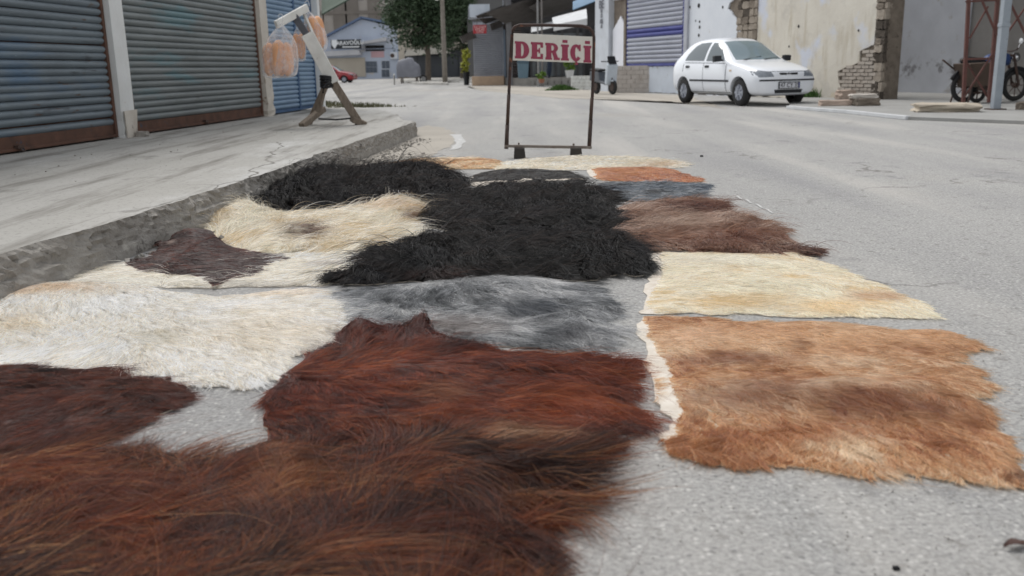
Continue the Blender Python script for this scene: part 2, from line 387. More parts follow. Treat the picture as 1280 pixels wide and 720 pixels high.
def slat_mesh(w, p, mat, depth=0.03):
    prof = [(0.0, -.5), (-.35, -.42), (-.8, -.2), (-1, .02), (-.8, .24), (-.35, .42), (0, .44), (0.15, .5)]
    mb = MB(); k = len(prof)
    for x in (0, w):
        mb.v += [(x, y * depth, z * p + p * .5) for y, z in prof]
    for i in range(k - 1): mb.f.append((i, i + k, i + 1 + k, i + 1)); mb.mi.append(0)
    me = mb.mesh('slat', mat, smooth=True); return me
def shutter(parent, s0, s1, z0, z1, pitch, mat, railh, railmat, y=0.0, label=None, name='shutter', every=None):
    mb = MB().box(((s0 + s1) / 2, y + 0.05, (z0 + z1) / 2), (s1 - s0 - .01, 0.02, z1 - z0), mi=0)
    mb.box((s0 + 0.025, y - 0.012, (z0 + z1) / 2), (0.05, 0.07, z1 - z0)); mb.box((s1 - 0.025, y - 0.012, (z0 + z1) / 2), (0.05, 0.07, z1 - z0))
    sh = mb.build(name, railmat, parent)
    if label: sh['label'] = label
    me = slat_mesh(s1 - s0 - 0.1, pitch, mat, 0.5 * pitch); me2 = None
    z = z0 + railh; i = 0
    while z + pitch < z1:
        m_ = me
        if every and every(i):
            if me2 is None: me2 = slat_mesh(s1 - s0 - 0.1, pitch, every(-1), 0.5 * pitch)
            m_ = me2
        inst('slat', m_, sh, (s0 + .05, y + random.uniform(-.003, .003), z), (random.uniform(-.03, .03), random.uniform(-.0012, .0012), 0)); z += pitch; i += 1
    b = MB().box(((s0 + s1) / 2, y - 0.006, z0 + railh * .5), (s1 - s0 - .1, 0.03, railh - .004)); b.box(((s0 + s1) / 2, y - 0.03, z0 + .02), (s1 - s0 - .1, .03, .03))
    b.build('bottom_rail', railmat, sh, bevel=0.004)
    return sh
shutter(shop, -6.5, 2.18, 0.015, 3.1, 0.082, m_slat1, 0.15, m_rust, 0.05, 'blue grey corrugated shutter with flaking paint and a rusty bottom rail')
shutter(shop, 2.52, 6.9, 0.015, 3.1, 0.082, m_slat2, 0.15, m_rust, 0.05, 'grey corrugated shutter with a brown rusted bottom rail')
m_brail = M('blue_rail', srgb(70, 98, 132), srgb(58, 82, 112), 3, 0.7)
shutter(shop, 7.27, 8.85, 0.02, 3.1, 0.082, m_slat3, 0.06, m_brail, 0.05, 'bright blue corrugated shutter')
shutter(shop, 8.86, 9.9, 0.02, 3.1, 0.082, m_slat3, 0.06, m_brail, 0.06, 'narrow blue corrugated shutter')
def pillar(s0, s1, mat, brk):
    mb = MB(); cs = 9; zs = [0, .04, .1, .2, .32, .5, .9, 1.5, 2.2, 3.2]; ring = []
    for z in zs:
        wob = 0.02 * brk * (1.2 if z < .35 else .3)
        for (x, y) in ((s0, .08), (s0, -.06), ((s0 + s1) / 2, -.066), (s1, -.06), (s1, .08)):
            mb.v.append((x + random.uniform(-wob, wob), y + random.uniform(-wob, wob) * .7, z))
    for i in range(len(zs) - 1):
        for j in range(4):
            a = i * 5 + j; mb.f.append((a, a + 1, a + 6, a + 5)); mb.mi.append(0)
    return mb
p1 = pillar(2.2, 2.5, m_pil, .5).build('pillar', m_pil, shop)
MB().tube([(2.515, -.05, 0.02), (2.515, -.045, .4), (2.512, -.03, 1.0)], .012, 6).build('conduit', m_rust, p1)
mb = MB()
mb.box((2.36, -.075, .16), (.26, .03, .3), jit=.02); mb.build('base_patch', m_oldpil, p1, bevel=.01)
pillar(6.92, 7.25, m_oldpil, 1.0).build('pillar', m_oldpil, shop)['label'] = 'pillar with peeling brown stained plaster'
MB().box((1.7, .16, 3.65), (16.4, .3, 1.1)).box((9.98, .0, 1.6), (.14, .22, 3.2)).build('lintel_wall', m_pil, shop, bevel=.01)
MB().box((1.7, 3.2, 2.1), (16.4, 5.7, 4.2)).build('side_wall', M('shop_body', srgb(150, 150, 148), srgb(130, 130, 128), 1, .9), shop)
# small padlock hasps on the rails
for s in (0.3, 4.6):
    mb = MB().box((s, -.0, .06), (.09, .05, .035)); mb.tube([(s - .02, -.03, .05), (s - .02, -.045, .02), (s + .02, -.045, .02), (s + .02, -.03, .05)], .006, 6)
    mb.build('hasp', m_steel, shop)
# dirt clods by the pillar foot
tag(bpy.data.objects.new('dirt_clod', rough_rock((.13, .1, .07), 5)), 'grey clod of dirt at the foot of the white pillar', 'clod')
o = bpy.data.objects['dirt_clod']; COL.objects.link(o); o.data.materials.append(m_kerb); o.location = facade(2.42, .17) + Vector((0, 0, PZ + .03))

# ================================================================== the leather seller's sign
SY = 9.53
def S(x, y, dy=0.0): return D(x, y, SY + dy)
sb = G(685, 197)
sign = thing('sign_stand', 'rusty tube sign stand with a white board lettered in dark red', 'sign', (sb.x, SY, 0))
so = Vector((sb.x, SY, 0))
m_tube = M('sign_tube', srgb(52, 46, 46), srgb(78, 56, 48), 9, 0.6, 0.001, 60, spots=[(srgb(128, 84, 62), 16, 0.6, 0.05)])
MB().tube([S(634, 184), S(634.5, 150), S(637, 100), S(639, 60), S(640, 44)] + [S(640.5, 38), S(643, 34), S(649, 31.5)] + [S(680, 31.5), S(715, 32)] +
          [S(728, 32.5), S(736, 35), S(741, 40), S(742.5, 47), S(742, 80), S(740.5, 120), S(738, 160), S(736.5, 185)], 0.0165, 10).build('tube_frame', m_tube, sign, smooth=True, offset=so)
mb = MB().tube([S(634.2, 156), S(632.8, 186)], 0.022, 10).tube([S(738.4, 150), S(736.4, 186)], 0.022, 10).tube([S(636, 118), S(634.3, 156)], 0.0195, 10).tube([S(740, 122), S(738.4, 150)], .0195, 10)
mb.build('sleeve', m_steel, sign, smooth=True, offset=so)
mb = MB().beam(S(630.5, 182.5, .0), S(739.5, 184.2, .0), 0.05, 0.028); mb.box(S(648.5, 179.5), (.02, .03, .02)); mb.box(S(717, 180.5), (.02, .03, .02))
mb.build('bottom_rail', M('grey_rail', srgb(138, 132, 126), srgb(96, 84, 76), 12, .8), sign, bevel=.003, offset=so)
m_blk = M('dark_rubber_block', srgb(52, 50, 50), srgb(72, 68, 64), 9, .85, .003, 40)
for x in (649.5, 720):
    c = S(x, 190); top = S(x, 184).z - .005
    MB().prism([(-.062, 0), (.062, 0), (.052, top), (-.054, top)], -.07, .07).build('foot_block', m_blk, sign, bevel=.006, loc=(c.x - so.x, 0, 0))
b0, b1, b2, b3 = S(642, 41.5), S(740.3, 46), S(739.8, 79), S(641, 75.5)
brd = MB(); off = Vector((0, -0.006, 0)); q = [v + off - so for v in (b3, b2, b1, b0)]
m_board = M('sign_board', srgb(224, 222, 214), srgb(208, 206, 198), 8, 0.5, spots=[(srgb(170, 188, 178), 6, 0.63, 0.08), (srgb(168, 150, 140), 22, 0.68, 0.04)], spec=.5)
brd.add([v + Vector((0, -.018, 0)) for v in q] + q, [(0, 1, 2, 3), (7, 6, 5, 4), (0, 4, 5, 1), (1, 5, 6, 2), (2, 6, 7, 3), (3, 7, 4, 0)])
board = brd.build('board', m_board, sign, bevel=.002)
m_red = M('maroon_paint', srgb(142, 54, 78), srgb(158, 74, 96), 14, 0.6, spots=[(srgb(178, 120, 130), 26, 0.66, 0.05)])
def glyph(ch):
    """slab letters on a unit cell: x 0..1, z 0..1; list of polygons"""
    r = lambda a, b, c, d: [(a, b), (c, b), (c, d), (a, d)]
    if ch == 'D':
        outer = [(.06, 0), (.06, .0)]
        P = [r(0, 0, .5, .14), r(0, .86, .5, 1), r(.06, .1, .44, .9)]
        n = 9; a0 = [(.5 + .5 * math.sin(t), .5 - .5 * math.cos(t)) for t in [math.pi * i / n for i in range(n + 1)]]
        a1 = [(.5 + .12 * math.sin(t), .5 - .34 * math.cos(t)) for t in [math.pi * i / n for i in range(n + 1)]]
        for i in range(n): P.append([a0[i], a0[i + 1], a1[i + 1], a1[i]])
        return P
    if ch == 'E':
        return [r(0, 0, .92, .14), r(0, .86, .92, 1), r(.07, .1, .48, .9), r(.35, .43, .68, .57), r(.72, .12, .92, .32), r(.72, .68, .92, .88), r(.58, .34, .7, .66)]
    if ch == 'R':
        P = [r(0, 0, .46, .14), r(0, .86, .5, 1), r(.06, .1, .42, .9), r(.3, .42, .5, .56)]
        n = 7; a0 = [(.5 + .38 * math.sin(t), .71 - .29 * math.cos(t)) for t in [math.pi * i / n for i in range(n + 1)]]
        a1 = [(.5 + .1 * math.sin(t), .71 - .15 * math.cos(t)) for t in [math.pi * i / n for i in range(n + 1)]]
        for i in range(n): P.append([a0[i], a0[i + 1], a1[i + 1], a1[i]])
        return P + [[(.44, .48), (.72, .5), (.88, .14), (.6, .1)], r(.58, 0, 1, .14)]
    if ch in 'Iİ':
        return [r(0.05, 0, .95, .14), r(0.05, .86, .95, 1), r(.17, .1, .83, .9), r(.22, 1.1, .78, 1.28)]
    if ch == 'C':
        P = []; n = 14; t0, t1 = math.radians(38), math.radians(322)
        ang = [t0 + (t1 - t0) * i / n for i in range(n + 1)]
        a0 = [(.5 + .5 * math.cos(t), .5 + .52 * math.sin(t)) for t in ang]; a1 = [(.54 + .12 * math.cos(t), .5 + .34 * math.sin(t)) for t in ang]
        for i in range(n): P.append([a0[i], a0[i + 1], a1[i + 1], a1[i]])
        return P + [r(.74, .62, .9, 1.0), [(.4, -.02), (.58, -.02), (.62, -.12), (.7, -.16), (.62, -.24), (.36, -.22), (.34, -.15), (.5, -.15)]]
xr = (b1 - b0).normalized(); zr = Vector((0, 0, 1))
for ch, x0, x1, yb, yt in (('D', 643.5, 661.5, 73, 51.5), ('E', 663.5, 680, 73.5, 52.5), ('R', 681.5, 699.5, 74.5, 53.5), ('İ', 700.5, 711.5, 75.5, 55.5), ('C', 712.5, 727, 76, 55.5), ('İ', 728.5, 739.5, 78, 57)):
    pbl, pbr, ptl = S(x0, yb), S(x1, yb + (x1 - x0) * .04), S(x0, yt)
    X = pbr - pbl; Z = ptl - pbl; mb = MB()
    for k, poly in enumerate(glyph(ch)):
        dep = -.0265 - .0004 * k
        vs = [pbl - so + X * a + Z * b for a, b in poly]; n = len(vs)
        mb.add([v + Vector((0, dep, 0)) for v in vs] + [v + Vector((0, -.0235, 0)) for v in vs], [tuple(range(n)), tuple(range(n, 2 * n))[::-1]] + [(i, (i + 1) % n, (i + 1) % n + n, i + n) for i in range(n)])
    mb.build('letter', m_red, board)

# ================================================================== the trestle with bread bags on the pavement
def T(x, y, Y): return D(x, y, Y)
gb = G(420, 157, PZ); TY = gb.y
stand = thing('wooden_trestle', 'weathered wooden trestle with a white painted upper plank on the pavement', 'trestle', (gb.x, TY, PZ)); to = Vector((gb.x, TY, PZ))
# main plank: white upper half, bare grey lower half
MB().beam(T(449, 154, TY + .1), T(408, 90, TY), .075, .11, .0).build('leg', m_wood, stand, offset=to, bevel=.006)
MB().beam(T(417, 104, TY - .03), T(384, 42, TY - .06), .05, .17, 0).build('painted_plank', m_wwood, stand, offset=to, bevel=.008)
MB().beam(T(391, 55, TY - .0), T(366, 17, TY + .02), .045, .09).build('upper_post', M('dark_grey_wood', srgb(96, 98, 104), srgb(76, 78, 84), 7, .8), stand, offset=to, bevel=.006)
MB().beam(T(345, 31, TY - .28), T(384, 9.5, TY + .2), .05, .1).build('top_rail', m_wwood, stand, offset=to, bevel=.006)
MB().beam(T(379, 15, TY + .2), T(390, 40, TY + .05), .035, .035).build('rail_brace', m_wwood, stand, offset=to, bevel=.004)
MB().beam(T(412, 96, TY + .25), T(386, 155, TY + .35), .06, .075).build('leg', m_wood, stand, offset=to, bevel=.006)
MB().beam(T(408, 98, TY - .02), T(398, 140, TY + .05), .05, .06).build('leg', m_wood, stand, offset=to, bevel=.006)
MB().beam(T(377, 157.5, TY - .12), T(404, 136, TY + .4), .09, .075).build('sled_foot', m_wood, stand, offset=to, bevel=.008)
MB().beam(T(440, 149, TY), T(456, 155, TY + .15), .09, .08, .3).build('sled_foot', m_wood, stand, offset=to, bevel=.008)
MB().tube([T(398, 148.5, TY), T(420, 149.5, TY + .02), T(442, 147.5, TY + .04)], .012, 8).build('tie_bar', m_black, stand, offset=to)
mb = MB(); c = T(408, 101, TY - .02)
for k in range(5): mb.tube([c + Vector((.075 * math.cos(t), .07 * math.sin(t), -.07 + .03 * k + .012 * math.sin(t + k))) for t in [i * .52 for i in range(13)]], .019, 6)
mb.tube([c + Vector((.03, -.08, -.02)), c + Vector((-.02, -.1, -.08)), c + Vector((-.04, -.09, -.16))], .014, 6)
mb.build('rope_binding', m_black, stand, smooth=True, offset=to)
m_bag = bpy.data.materials.new('clear_plastic_bag'); m_bag.use_nodes = True
t = m_bag.node_tree; b = t.nodes['Principled BSDF']; b.inputs['Base Color'].default_value = (.92, .93, .95, 1); b.inputs['Roughness'].default_value = .22
b.inputs['Specular IOR Level'].default_value = .6
tr = t.nodes.new('ShaderNodeBsdfTransparent'); mx = t.nodes.new('ShaderNodeMixShader'); lw = t.nodes.new('ShaderNodeLayerWeight'); lw.inputs['Blend'].default_value = .35
nz = t.nodes.new('ShaderNodeTexNoise'); nz.inputs['Scale'].default_value = 7; nz.inputs['Detail'].default_value = 2
mr = t.nodes.new('ShaderNodeMapRange'); mr.inputs['From Min'].default_value = .3; mr.inputs['From Max'].default_value = .8; mr.inputs['To Min'].default_value = .05; mr.inputs['To Max'].default_value = .42
ad = t.nodes.new('ShaderNodeMath'); ad.operation = 'MULTIPLY_ADD'; ad.inputs[1].default_value = .5
t.links.new(nz.outputs['Fac'], mr.inputs['Value']); t.links.new(lw.outputs['Facing'], ad.inputs[0]); t.links.new(mr.outputs[0], ad.inputs[2])
t.links.new(ad.outputs[0], mx.inputs[0]); t.links.new(tr.outputs[0], mx.inputs[1]); t.links.new(b.outputs[0], mx.inputs[2]); t.links.new(mx.outputs[0], t.nodes['Material Output'].inputs['Surface'])
m_loaf = M('bread_crust', srgb(228, 178, 140), srgb(212, 150, 108), 9, .7, .003, 40, spots=[(srgb(238, 190, 146), 6, .58, .12)])
def bag(label, knot, cx, top, bot, hw, Y, seed):
    """a crumpled bag: knot pixel, outline half width and bottom in pixels, at distance Y"""
    r = random.Random(seed); mb = MB(); n = 28; prof = [(0, .10), (.06, .16), (.15, .42), (.3, .74), (.5, .93), (.72, 1.0), (.9, .98), (.97, .9), (1.0, .55)]
    ph = [r.uniform(0, 6.28) for _ in range(5)]
    for tt, w in prof:
        c = D(knot[0] + (cx - knot[0]) * min(1, tt * 1.6), knot[1] + (bot - knot[1]) * tt, Y); hwm = hw / F * Y
        for j in range(n):
            a = 2 * math.pi * j / n
            crease = 1 + (.13 * math.sin(5 * a + ph[0]) + .08 * math.sin(9 * a + ph[1] + tt * 3)) * (1 - .55 * tt) + .012 * r.uniform(-1, 1)
            mb.v.append(tuple(c + Vector((math.cos(a) * hwm * w * crease, math.sin(a) * hwm * .62 * w * crease, r.uniform(-.006, .006)))))
    k = len(prof)
    mb.f = [(i * n + j, i * n + (j + 1) % n, (i + 1) * n + (j + 1) % n, (i + 1) * n + j) for i in range(k - 1) for j in range(n)] + [tuple(range((k - 1) * n, k * n))]
    mb.mi = [0] * len(mb.f)
    kc = D(knot[0], knot[1], Y); base = Vector((D(cx, bot, Y).x, Y, D(cx, bot, Y).z))
    root = thing('plastic_bag', label, 'bag', base, 0, 'bread bags hung on the trestle')
    sk = mb.build('film', m_bag, root, smooth=True, offset=base)
    s = sk.modifiers.new('s', 'SUBSURF'); s.levels = 1; s.render_levels = 1
    h = MB()
    for sx in (-1, 1):
        h.tube([kc + Vector((sx * .01, 0, -.02)), kc + Vector((sx * .035, -.01, .05)), kc + Vector((sx * .025, .01, .1)), kc + Vector((0, .02, .115))], .006, 6)
    h.build('handle_loop', m_bag, root, smooth=True, offset=base)
    return root
def loaf(label, a, b, r, Y, dy, group):
    pa, pb = D(a[0], a[1], Y + dy), D(b[0], b[1], Y + dy); ax = pb - pa; rr = r / F * Y; n = 9
    pts = [pa + ax * i / n for i in range(n + 1)]; rad = [rr * (max(.05, 1 - abs(2 * i / n - 1) ** 4)) ** .5 for i in range(n + 1)]
    mid = (pa + pb) / 2
    o = MB().tube(pts, rad, 12).build('bread_loaf', m_loaf, None, smooth=True, offset=mid, loc=mid)
    return tag(o, label, 'bread', group)
G1 = 'loaves in the bags on the trestle'
bag('large knotted clear plastic bag full of loaves hung from the white rail end', (351, 29), 349, 27, 97.5, 22, TY - .3, 1)
for x0, x1, dy in ((336, 337, .02), (347, 346, -.05), (358, 360, -.01), (348, 352, .09)):
    loaf('long loaf of bread in the large knotted bag', (x0, 50 + abs(x0 - 348) * .3), (x1, 95), 8.0, TY - .3, dy, G1)
bag('smaller clear plastic bag of bread hung behind the white painted plank', (384, 12), 396, 10, 64, 13, TY + .28, 2)
for x0, x1, dy in ((389, 396, 0), (396, 402, .04)):
    loaf('loaf of bread in the bag behind the white plank', (x0, 20), (x1, 60), 7, TY + .28, dy, G1)
bag('small plastic bag of bread hung on the dark upper post', (372, 32), 373, 36, 77, 9, TY + .12, 3)
for x0, dy in ((370, 0), (376, .03)):
    loaf('short loaf in the small bag by the dark post', (x0, 42), (x0 + 1, 74), 5.0, TY + .12, dy, G1)

# ================================================================== the hides
m_fur = bpy.data.materials.new('fur'); m_fur.use_nodes = True
t = m_fur.node_tree; b = t.nodes['Principled BSDF']
at = t.nodes.new('ShaderNodeAttribute'); at.attribute_name = 'hair_colour'
t.links.new(at.outputs['Color'], b.inputs['Base Color']); b.inputs['Roughness'].default_value = .5; b.inputs['Specular IOR Level'].default_value = .24
hb = t.nodes.new('ShaderNodeBsdfHairPrincipled'); hb.model = 'CHIANG'; hb.parametrization = 'COLOR'
gm = t.nodes.new('ShaderNodeGamma'); gm.inputs[1].default_value = 1.85; t.links.new(at.outputs['Color'], gm.inputs[0]); hb.inputs['IOR'].default_value = 1.3
t.links.new(gm.outputs[0], hb.inputs['Color']); hb.inputs['Roughness'].default_value = .24; hb.inputs['Radial Roughness'].default_value = .5; hb.inputs['Random Roughness'].default_value = .3
mxh = t.nodes.new('ShaderNodeMixShader'); mxh.inputs[0].default_value = .6
t.links.new(b.outputs[0], mxh.inputs[1]); t.links.new(hb.outputs[0], mxh.inputs[2]); t.links.new(mxh.outputs[0], t.nodes['Material Output'].inputs['Surface'])
m_skin_edge = M('raw_hide_edge', srgb(218, 212, 202), srgb(190, 178, 162), 18, .7, .002, 60)

def chaikin(P, it=2):
    for _ in range(it):
        Q = []
        for i in range(len(P)):
            a, b = P[i], P[(i + 1) % len(P)]; Q += [a * .75 + b * .25, a * .25 + b * .75]
        P = Q
    return P
def inside(poly, x, y):
    r = np.zeros(len(x), bool); n = len(poly)
    for i in range(n):
        x0, y0 = poly[i]; x1, y1 = poly[(i + 1) % n]
        if y0 == y1: continue
        c = ((y0 > y) != (y1 > y)) & (x < (x1 - x0) * (y - y0) / (y1 - y0) + x0); r ^= c
    return r
def edge_dist(poly, x, y):
    d = np.full(len(x), 9.0)
    for i in range(len(poly)):
        a = poly[i]; b = poly[(i + 1) % len(poly)]; ab = b - a; L = ab @ ab + 1e-12
        tt = np.clip(((x - a[0]) * ab[0] + (y - a[1]) * ab[1]) / L, 0, 1)
        d = np.minimum(d, np.hypot(x - a[0] - tt * ab[0], y - a[1] - tt * ab[1]))
    return d
def gauss_px(px, py, spec):    # spec (cx, cy, rx, ry)
    return np.exp(-(((px - spec[0]) / spec[2]) ** 2 + ((py - spec[1]) / spec[3]) ** 2))

def hide(label, out, n, L, rad, lift, cols, flow, z0=.006, amp=.02, patches=(), bumps=(), wild=.5, clump=.03, clumpk=.6,
         bare=None, curl=.12, flysz=1.0, cscale=5.0, seed=1, skin=None, group='goat and calf hides spread on the road', vlen=.45, rag=.62, flyf=.03, jit=.14, streak=9.0):
    rng = np.random.default_rng(seed)
    pts = [np.array(G(x, y, z0)[:2]) for x, y in out]
    poly = np.array(chaikin(pts, 1)); c0 = poly.mean(0)
    # ragged outline
    poly = np.concatenate([poly + (np.roll(poly, -1, 0) - poly) * q for q in (0, .33, .66)], 1).reshape(-1, 2); k = len(poly); a = np.arange(k) * .5; per = np.hypot(*(np.roll(poly, -1, 0) - poly).T)
    nr = np.stack([(np.roll(poly, -1, 0) - np.roll(poly, 1, 0))[:, 1], -(np.roll(poly, -1, 0) - np.roll(poly, 1, 0))[:, 0]], 1)
    nr /= np.linalg.norm(nr, axis=1)[:, None] + 1e-9
    poly = poly + nr * ((fbm(a * .6 + seed * 7, a * 0 + seed, 2) - .5) * .07 + (vnoise(a * 1.9 + seed * 3, a * 0 + 2.5) - .5) * .035)[:, None]
    lo, hi = poly.min(0), poly.max(0)
    def height(x, y):
        ed = np.clip(edge_dist(poly, x, y) / .12, 0, 1); ins = inside(poly, x, y)
        h = z0 * .6 + .6 * amp * (.15 + 1.1 * fbm(x * 3.1 + seed * 3, y * 3.1, 3)) * np.where(ins, ed ** .7, 0)
        px, py = PX(np.stack([x, y, np.zeros_like(x)], 1))
        for bx, by, rx, ry, hh in bumps: h = h + hh * gauss_px(px, py, (bx, by, rx, ry)) * np.where(ins, 1, .25)
        return np.maximum(h, .004)
    # ---- skin: triangulated sheet with a thickness
    step = max(.035, math.sqrt((hi - lo).prod() / 900))
    gx, gy = np.meshgrid(np.arange(lo[0], hi[0], step), np.arange(lo[1], hi[1], step)); gx = gx.ravel() + rng.uniform(-.2, .2, gx.size) * step; gy = gy.ravel() + rng.uniform(-.2, .2, gy.size) * step
    ok = inside(poly, gx, gy); ok &= edge_dist(poly, gx, gy) > step * .5
    vs2 = [Vector(p) for p in poly] + [Vector(p) for p in np.stack([gx[ok], gy[ok]], 1)]
    vv, _, tri, *_ = geometry.delaunay_2d_cdt(vs2, [(i, (i + 1) % k) for i in range(k)], [], 1, 1e-6)
    V = np.array([[v.x, v.y] for v in vv]); Z = height(V[:, 0], V[:, 1])
    root = thing('animal_hide', label, 'hide', (c0[0], c0[1], 0), 0, None)
    mb = MB(); m = len(V)
    mb.v = [(x - c0[0], y - c0[1], z) for (x, y), z in zip(V, Z)] + [(x - c0[0], y - c0[1], max(.0015, z - .008)) for (x, y), z in zip(V, Z)]
    cnt = {}
    for tr_ in tri:
        tr_ = tuple(tr_); mb.f.append(tr_); mb.mi.append(0); mb.f.append(tuple(i + m for i in tr_[::-1])); mb.mi.append(1)
        for i in range(3): cnt[(tr_[i], tr_[(i + 1) % 3])] = 1
    for (i, j) in cnt:
        if (j, i) not in cnt: mb.f.append((j, i, i + m, j + m)); mb.mi.append(1)
    sc_ = skin or tuple(np.mean([srgb(*c) for c in cols], 0) * .55)  # skin darkened below the hair tones, standing in for shade between locks
    ms = M('hide_top_%02d' % seed, tuple(sc_), tuple(np.array(sc_) * .75), 12, .85)
    if bare: ms = m_skin_edge
    mb.build('skin', [ms, m_skin_edge], root, smooth=False)
    # ---- fur
    A = []; N0 = n
    xs = rng.uniform(lo[0], hi[0], N0 * 6); ys = rng.uniform(lo[1], hi[1], N0 * 6); ok = inside(poly, xs, ys); xs, ys = xs[ok][:N0], ys[ok][:N0]
    px, py = PX(np.stack([xs, ys, np.full_like(xs, z0)], 1))
    if bare is not None:
        keep = np.ones(len(xs), bool)
        for bspec in bare:      # polyline in pixels with a width in metres, no hair there
            pl = np.array([G(*q)[:2] for q in bspec[0]]); d = np.full(len(xs), 9.0)
            for i in range(len(pl) - 1):
                a_, b_ = pl[i], pl[i + 1]; ab = b_ - a_; tt = np.clip(((xs - a_[0]) * ab[0] + (ys - a_[1]) * ab[1]) / (ab @ ab), 0, 1)
                d = np.minimum(d, np.hypot(xs - a_[0] - tt * ab[0], ys - a_[1] - tt * ab[1]))
            keep &= rng.random(len(xs)) < np.clip((d - bspec[1] * (.4 + .9 * vnoise(xs * 14, ys * 14))) / .03, 0, 1)
        xs, ys, px, py = xs[keep], ys[keep], px[keep], py[keep]
    N1 = len(xs); h0 = height(xs, ys)
    # flow directions blended from control strokes (pixels)
    wx = np.zeros(N1); wy = np.zeros(N1)
    for (fx, fy, dx, dy) in flow:
        p0 = G(fx, fy); p1 = G(fx + dx, fy + dy); dv = np.array([p1.x - p0.x, p1.y - p0.y]); dv /= np.linalg.norm(dv)
        w = 1 / ((xs - p0.x) ** 2 + (ys - p0.y) ** 2 + .01) ** 1.5; wx += w * dv[0]; wy += w * dv[1]
    ang = np.arctan2(wy, wx)
    ang += wild * 2.6 * (fbm(xs * 2.6 + seed, ys * 2.6 + 5, 2) - .5) + wild * 1.6 * (fbm(xs * 9 + 3, ys * 9 + seed, 2) - .5)
    # clumps (cells of a jittered grid)
    cell = clump; ma = math.atan2(wy.mean(), wx.mean()); al_ = xs * math.cos(ma) + ys * math.sin(ma); ac_ = -xs * math.sin(ma) + ys * math.cos(ma)
    el = 2.6; ua = al_ / (cell * el) + 1.3 * (vnoise(al_ / cell * .3 + seed, ac_ / cell * .5) - .5) + .37 * np.floor(ac_ / cell); ub_ = ac_ / cell + 1.5 * (vnoise(al_ / cell * .35, ac_ / cell * .35 + 9) - .5)
    ci = np.floor(ua).astype(int); cj = np.floor(ub_).astype(int); fa = (ua - ci - .5) * cell * el; fb = (ub_ - cj - .5) * cell
    hsh = lambda q: _perm[(ci * 37 + cj * 11 + q * 53) & 255, (cj * 29 + ci * 7 + q * 31) & 255]
    ang += (hsh(1) - .5) * wild * 1.5 + rng.normal(0, .10, N1) * flysz
    ln = L * (1 - vlen + 2 * vlen * fbm(xs * 6 + seed * 2, ys * 6, 2)) * (.75 + .5 * hsh(2)) * rng.uniform(.75, 1.15, N1)
    # long loose hairs; hairs that would overshoot the edge are mostly shorter
    loose = rng.random(N1) < flyf; ln = np.where(loose, ln * rng.uniform(1.3, 1.9, N1), ln)
    for over in (.95, .5):
        ov = ~inside(poly, xs + np.cos(ang) * ln * over, ys + np.sin(ang) * ln * over) & ~(loose & (rng.random(N1) < .5)) & ~((hsh(7) > rag) & (rng.random(N1) < .8))
        ln = np.where(ov, ln * rng.uniform(.35, .85, N1), ln)
    lf = lift * .5 * (.4 + 1.0 * hsh(3)) * rng.uniform(.7, 1.25, N1) * np.where(loose, 1.7, 1)
    gdx = -(fa * .35 * math.cos(ma) - fb * math.sin(ma)); gdy = -(fa * .35 * math.sin(ma) + fb * math.cos(ma))
    ckv = clumpk * (.25 + 1.1 * vnoise(xs * 9 + 4, ys * 9))
    K = 7; T_ = np.linspace(0, 1, K)
    dirx, diry = np.cos(ang), np.sin(ang); bend = (rng.normal(0, .35, N1) * flysz + (hsh(4) - .5) * 1.6) * curl * 4
    P3 = np.zeros((N1, K, 3)); fr = rng.uniform(.6, 1.4, N1); ph = rng.uniform(0, 6.28, N1)
    cphase = hsh(5) * 6.28
    for i, tt in enumerate(T_):
        al = ln * tt; lat = bend * ln * tt * tt + curl * ln * .35 * (np.sin(cphase + tt * 5 * fr) - np.sin(cphase)) * tt
        x = xs + dirx * al * (1 - .12 * lf) - diry * lat; y = ys + diry * al * (1 - .12 * lf) + dirx * lat
        # tips gather
        g = ckv * tt ** 1.3 * .8
        x += g * gdx; y += g * gdy
        z = h0 + ln * lf * (1.55 * tt - 1.25 * tt * tt) + .0015
        P3[:, i] = np.stack([x, y, z], 1)
    # lie down beyond the hide's edge
    hx = P3[:, 3:].reshape(-1, 3); surf = height(hx[:, 0], hx[:, 1]).reshape(N1, K - 3)
    out_drop = np.clip(h0[:, None] - surf, -.06, .06) * np.linspace(.5, 1, K - 3)[None]
    P3[:, 3:, 2] -= out_drop
    P3[:, :, 2] = np.maximum(P3[:, :, 2], .003)
    # colours
    cl = np.array([srgb(*c) for c in cols]); nc = len(cl)
    fv = fbm(xs * cscale + seed * 5, ys * cscale, 3); ca, sa = np.cos(ang), np.sin(ang)
    along = xs * ca + ys * sa; across = -xs * sa + ys * ca
    fv = fv * .6 + .4 * fbm(along * 1.5 + seed, across * streak * 4, 2)
    fv = np.clip((fv - .5) * 3.6 + .5 + rng.normal(0, jit, N1) + (hsh(6) - .5) * .6, 0, .999) * (nc - 1)
    i0 = np.floor(fv).astype(int); ff = (fv - i0)[:, None]; rgb = cl[i0] * (1 - ff) + cl[np.minimum(i0 + 1, nc - 1)] * ff
    for (cx, cy, rx, ry, c, s_) in patches:
        w = gauss_px(px, py, (cx, cy, rx, ry)); w = np.clip((w * (.5 + 1.0 * fbm(xs * 12 + cx, ys * 12, 3)) - .12 + .15 * (hsh(8) - .5)) * 1.35, 0, 1) * s_
        rgb = rgb * (1 - w[:, None]) + np.array(srgb(*c)) * w[:, None]
    rgb *= rng.uniform(.7, 1.3, (N1, 1)) * (.75 + .5 * fbm(along * 3 + 5, across * 60, 2))[:, None]
    hc = bpy.data.hair_curves.new('fur'); hc.add_curves([K] * N1)
    P3[:, :, 0] -= c0[0]; P3[:, :, 1] -= c0[1]
    hc.attributes['position'].data.foreach_set('vector', P3.reshape(-1).astype(np.float32))
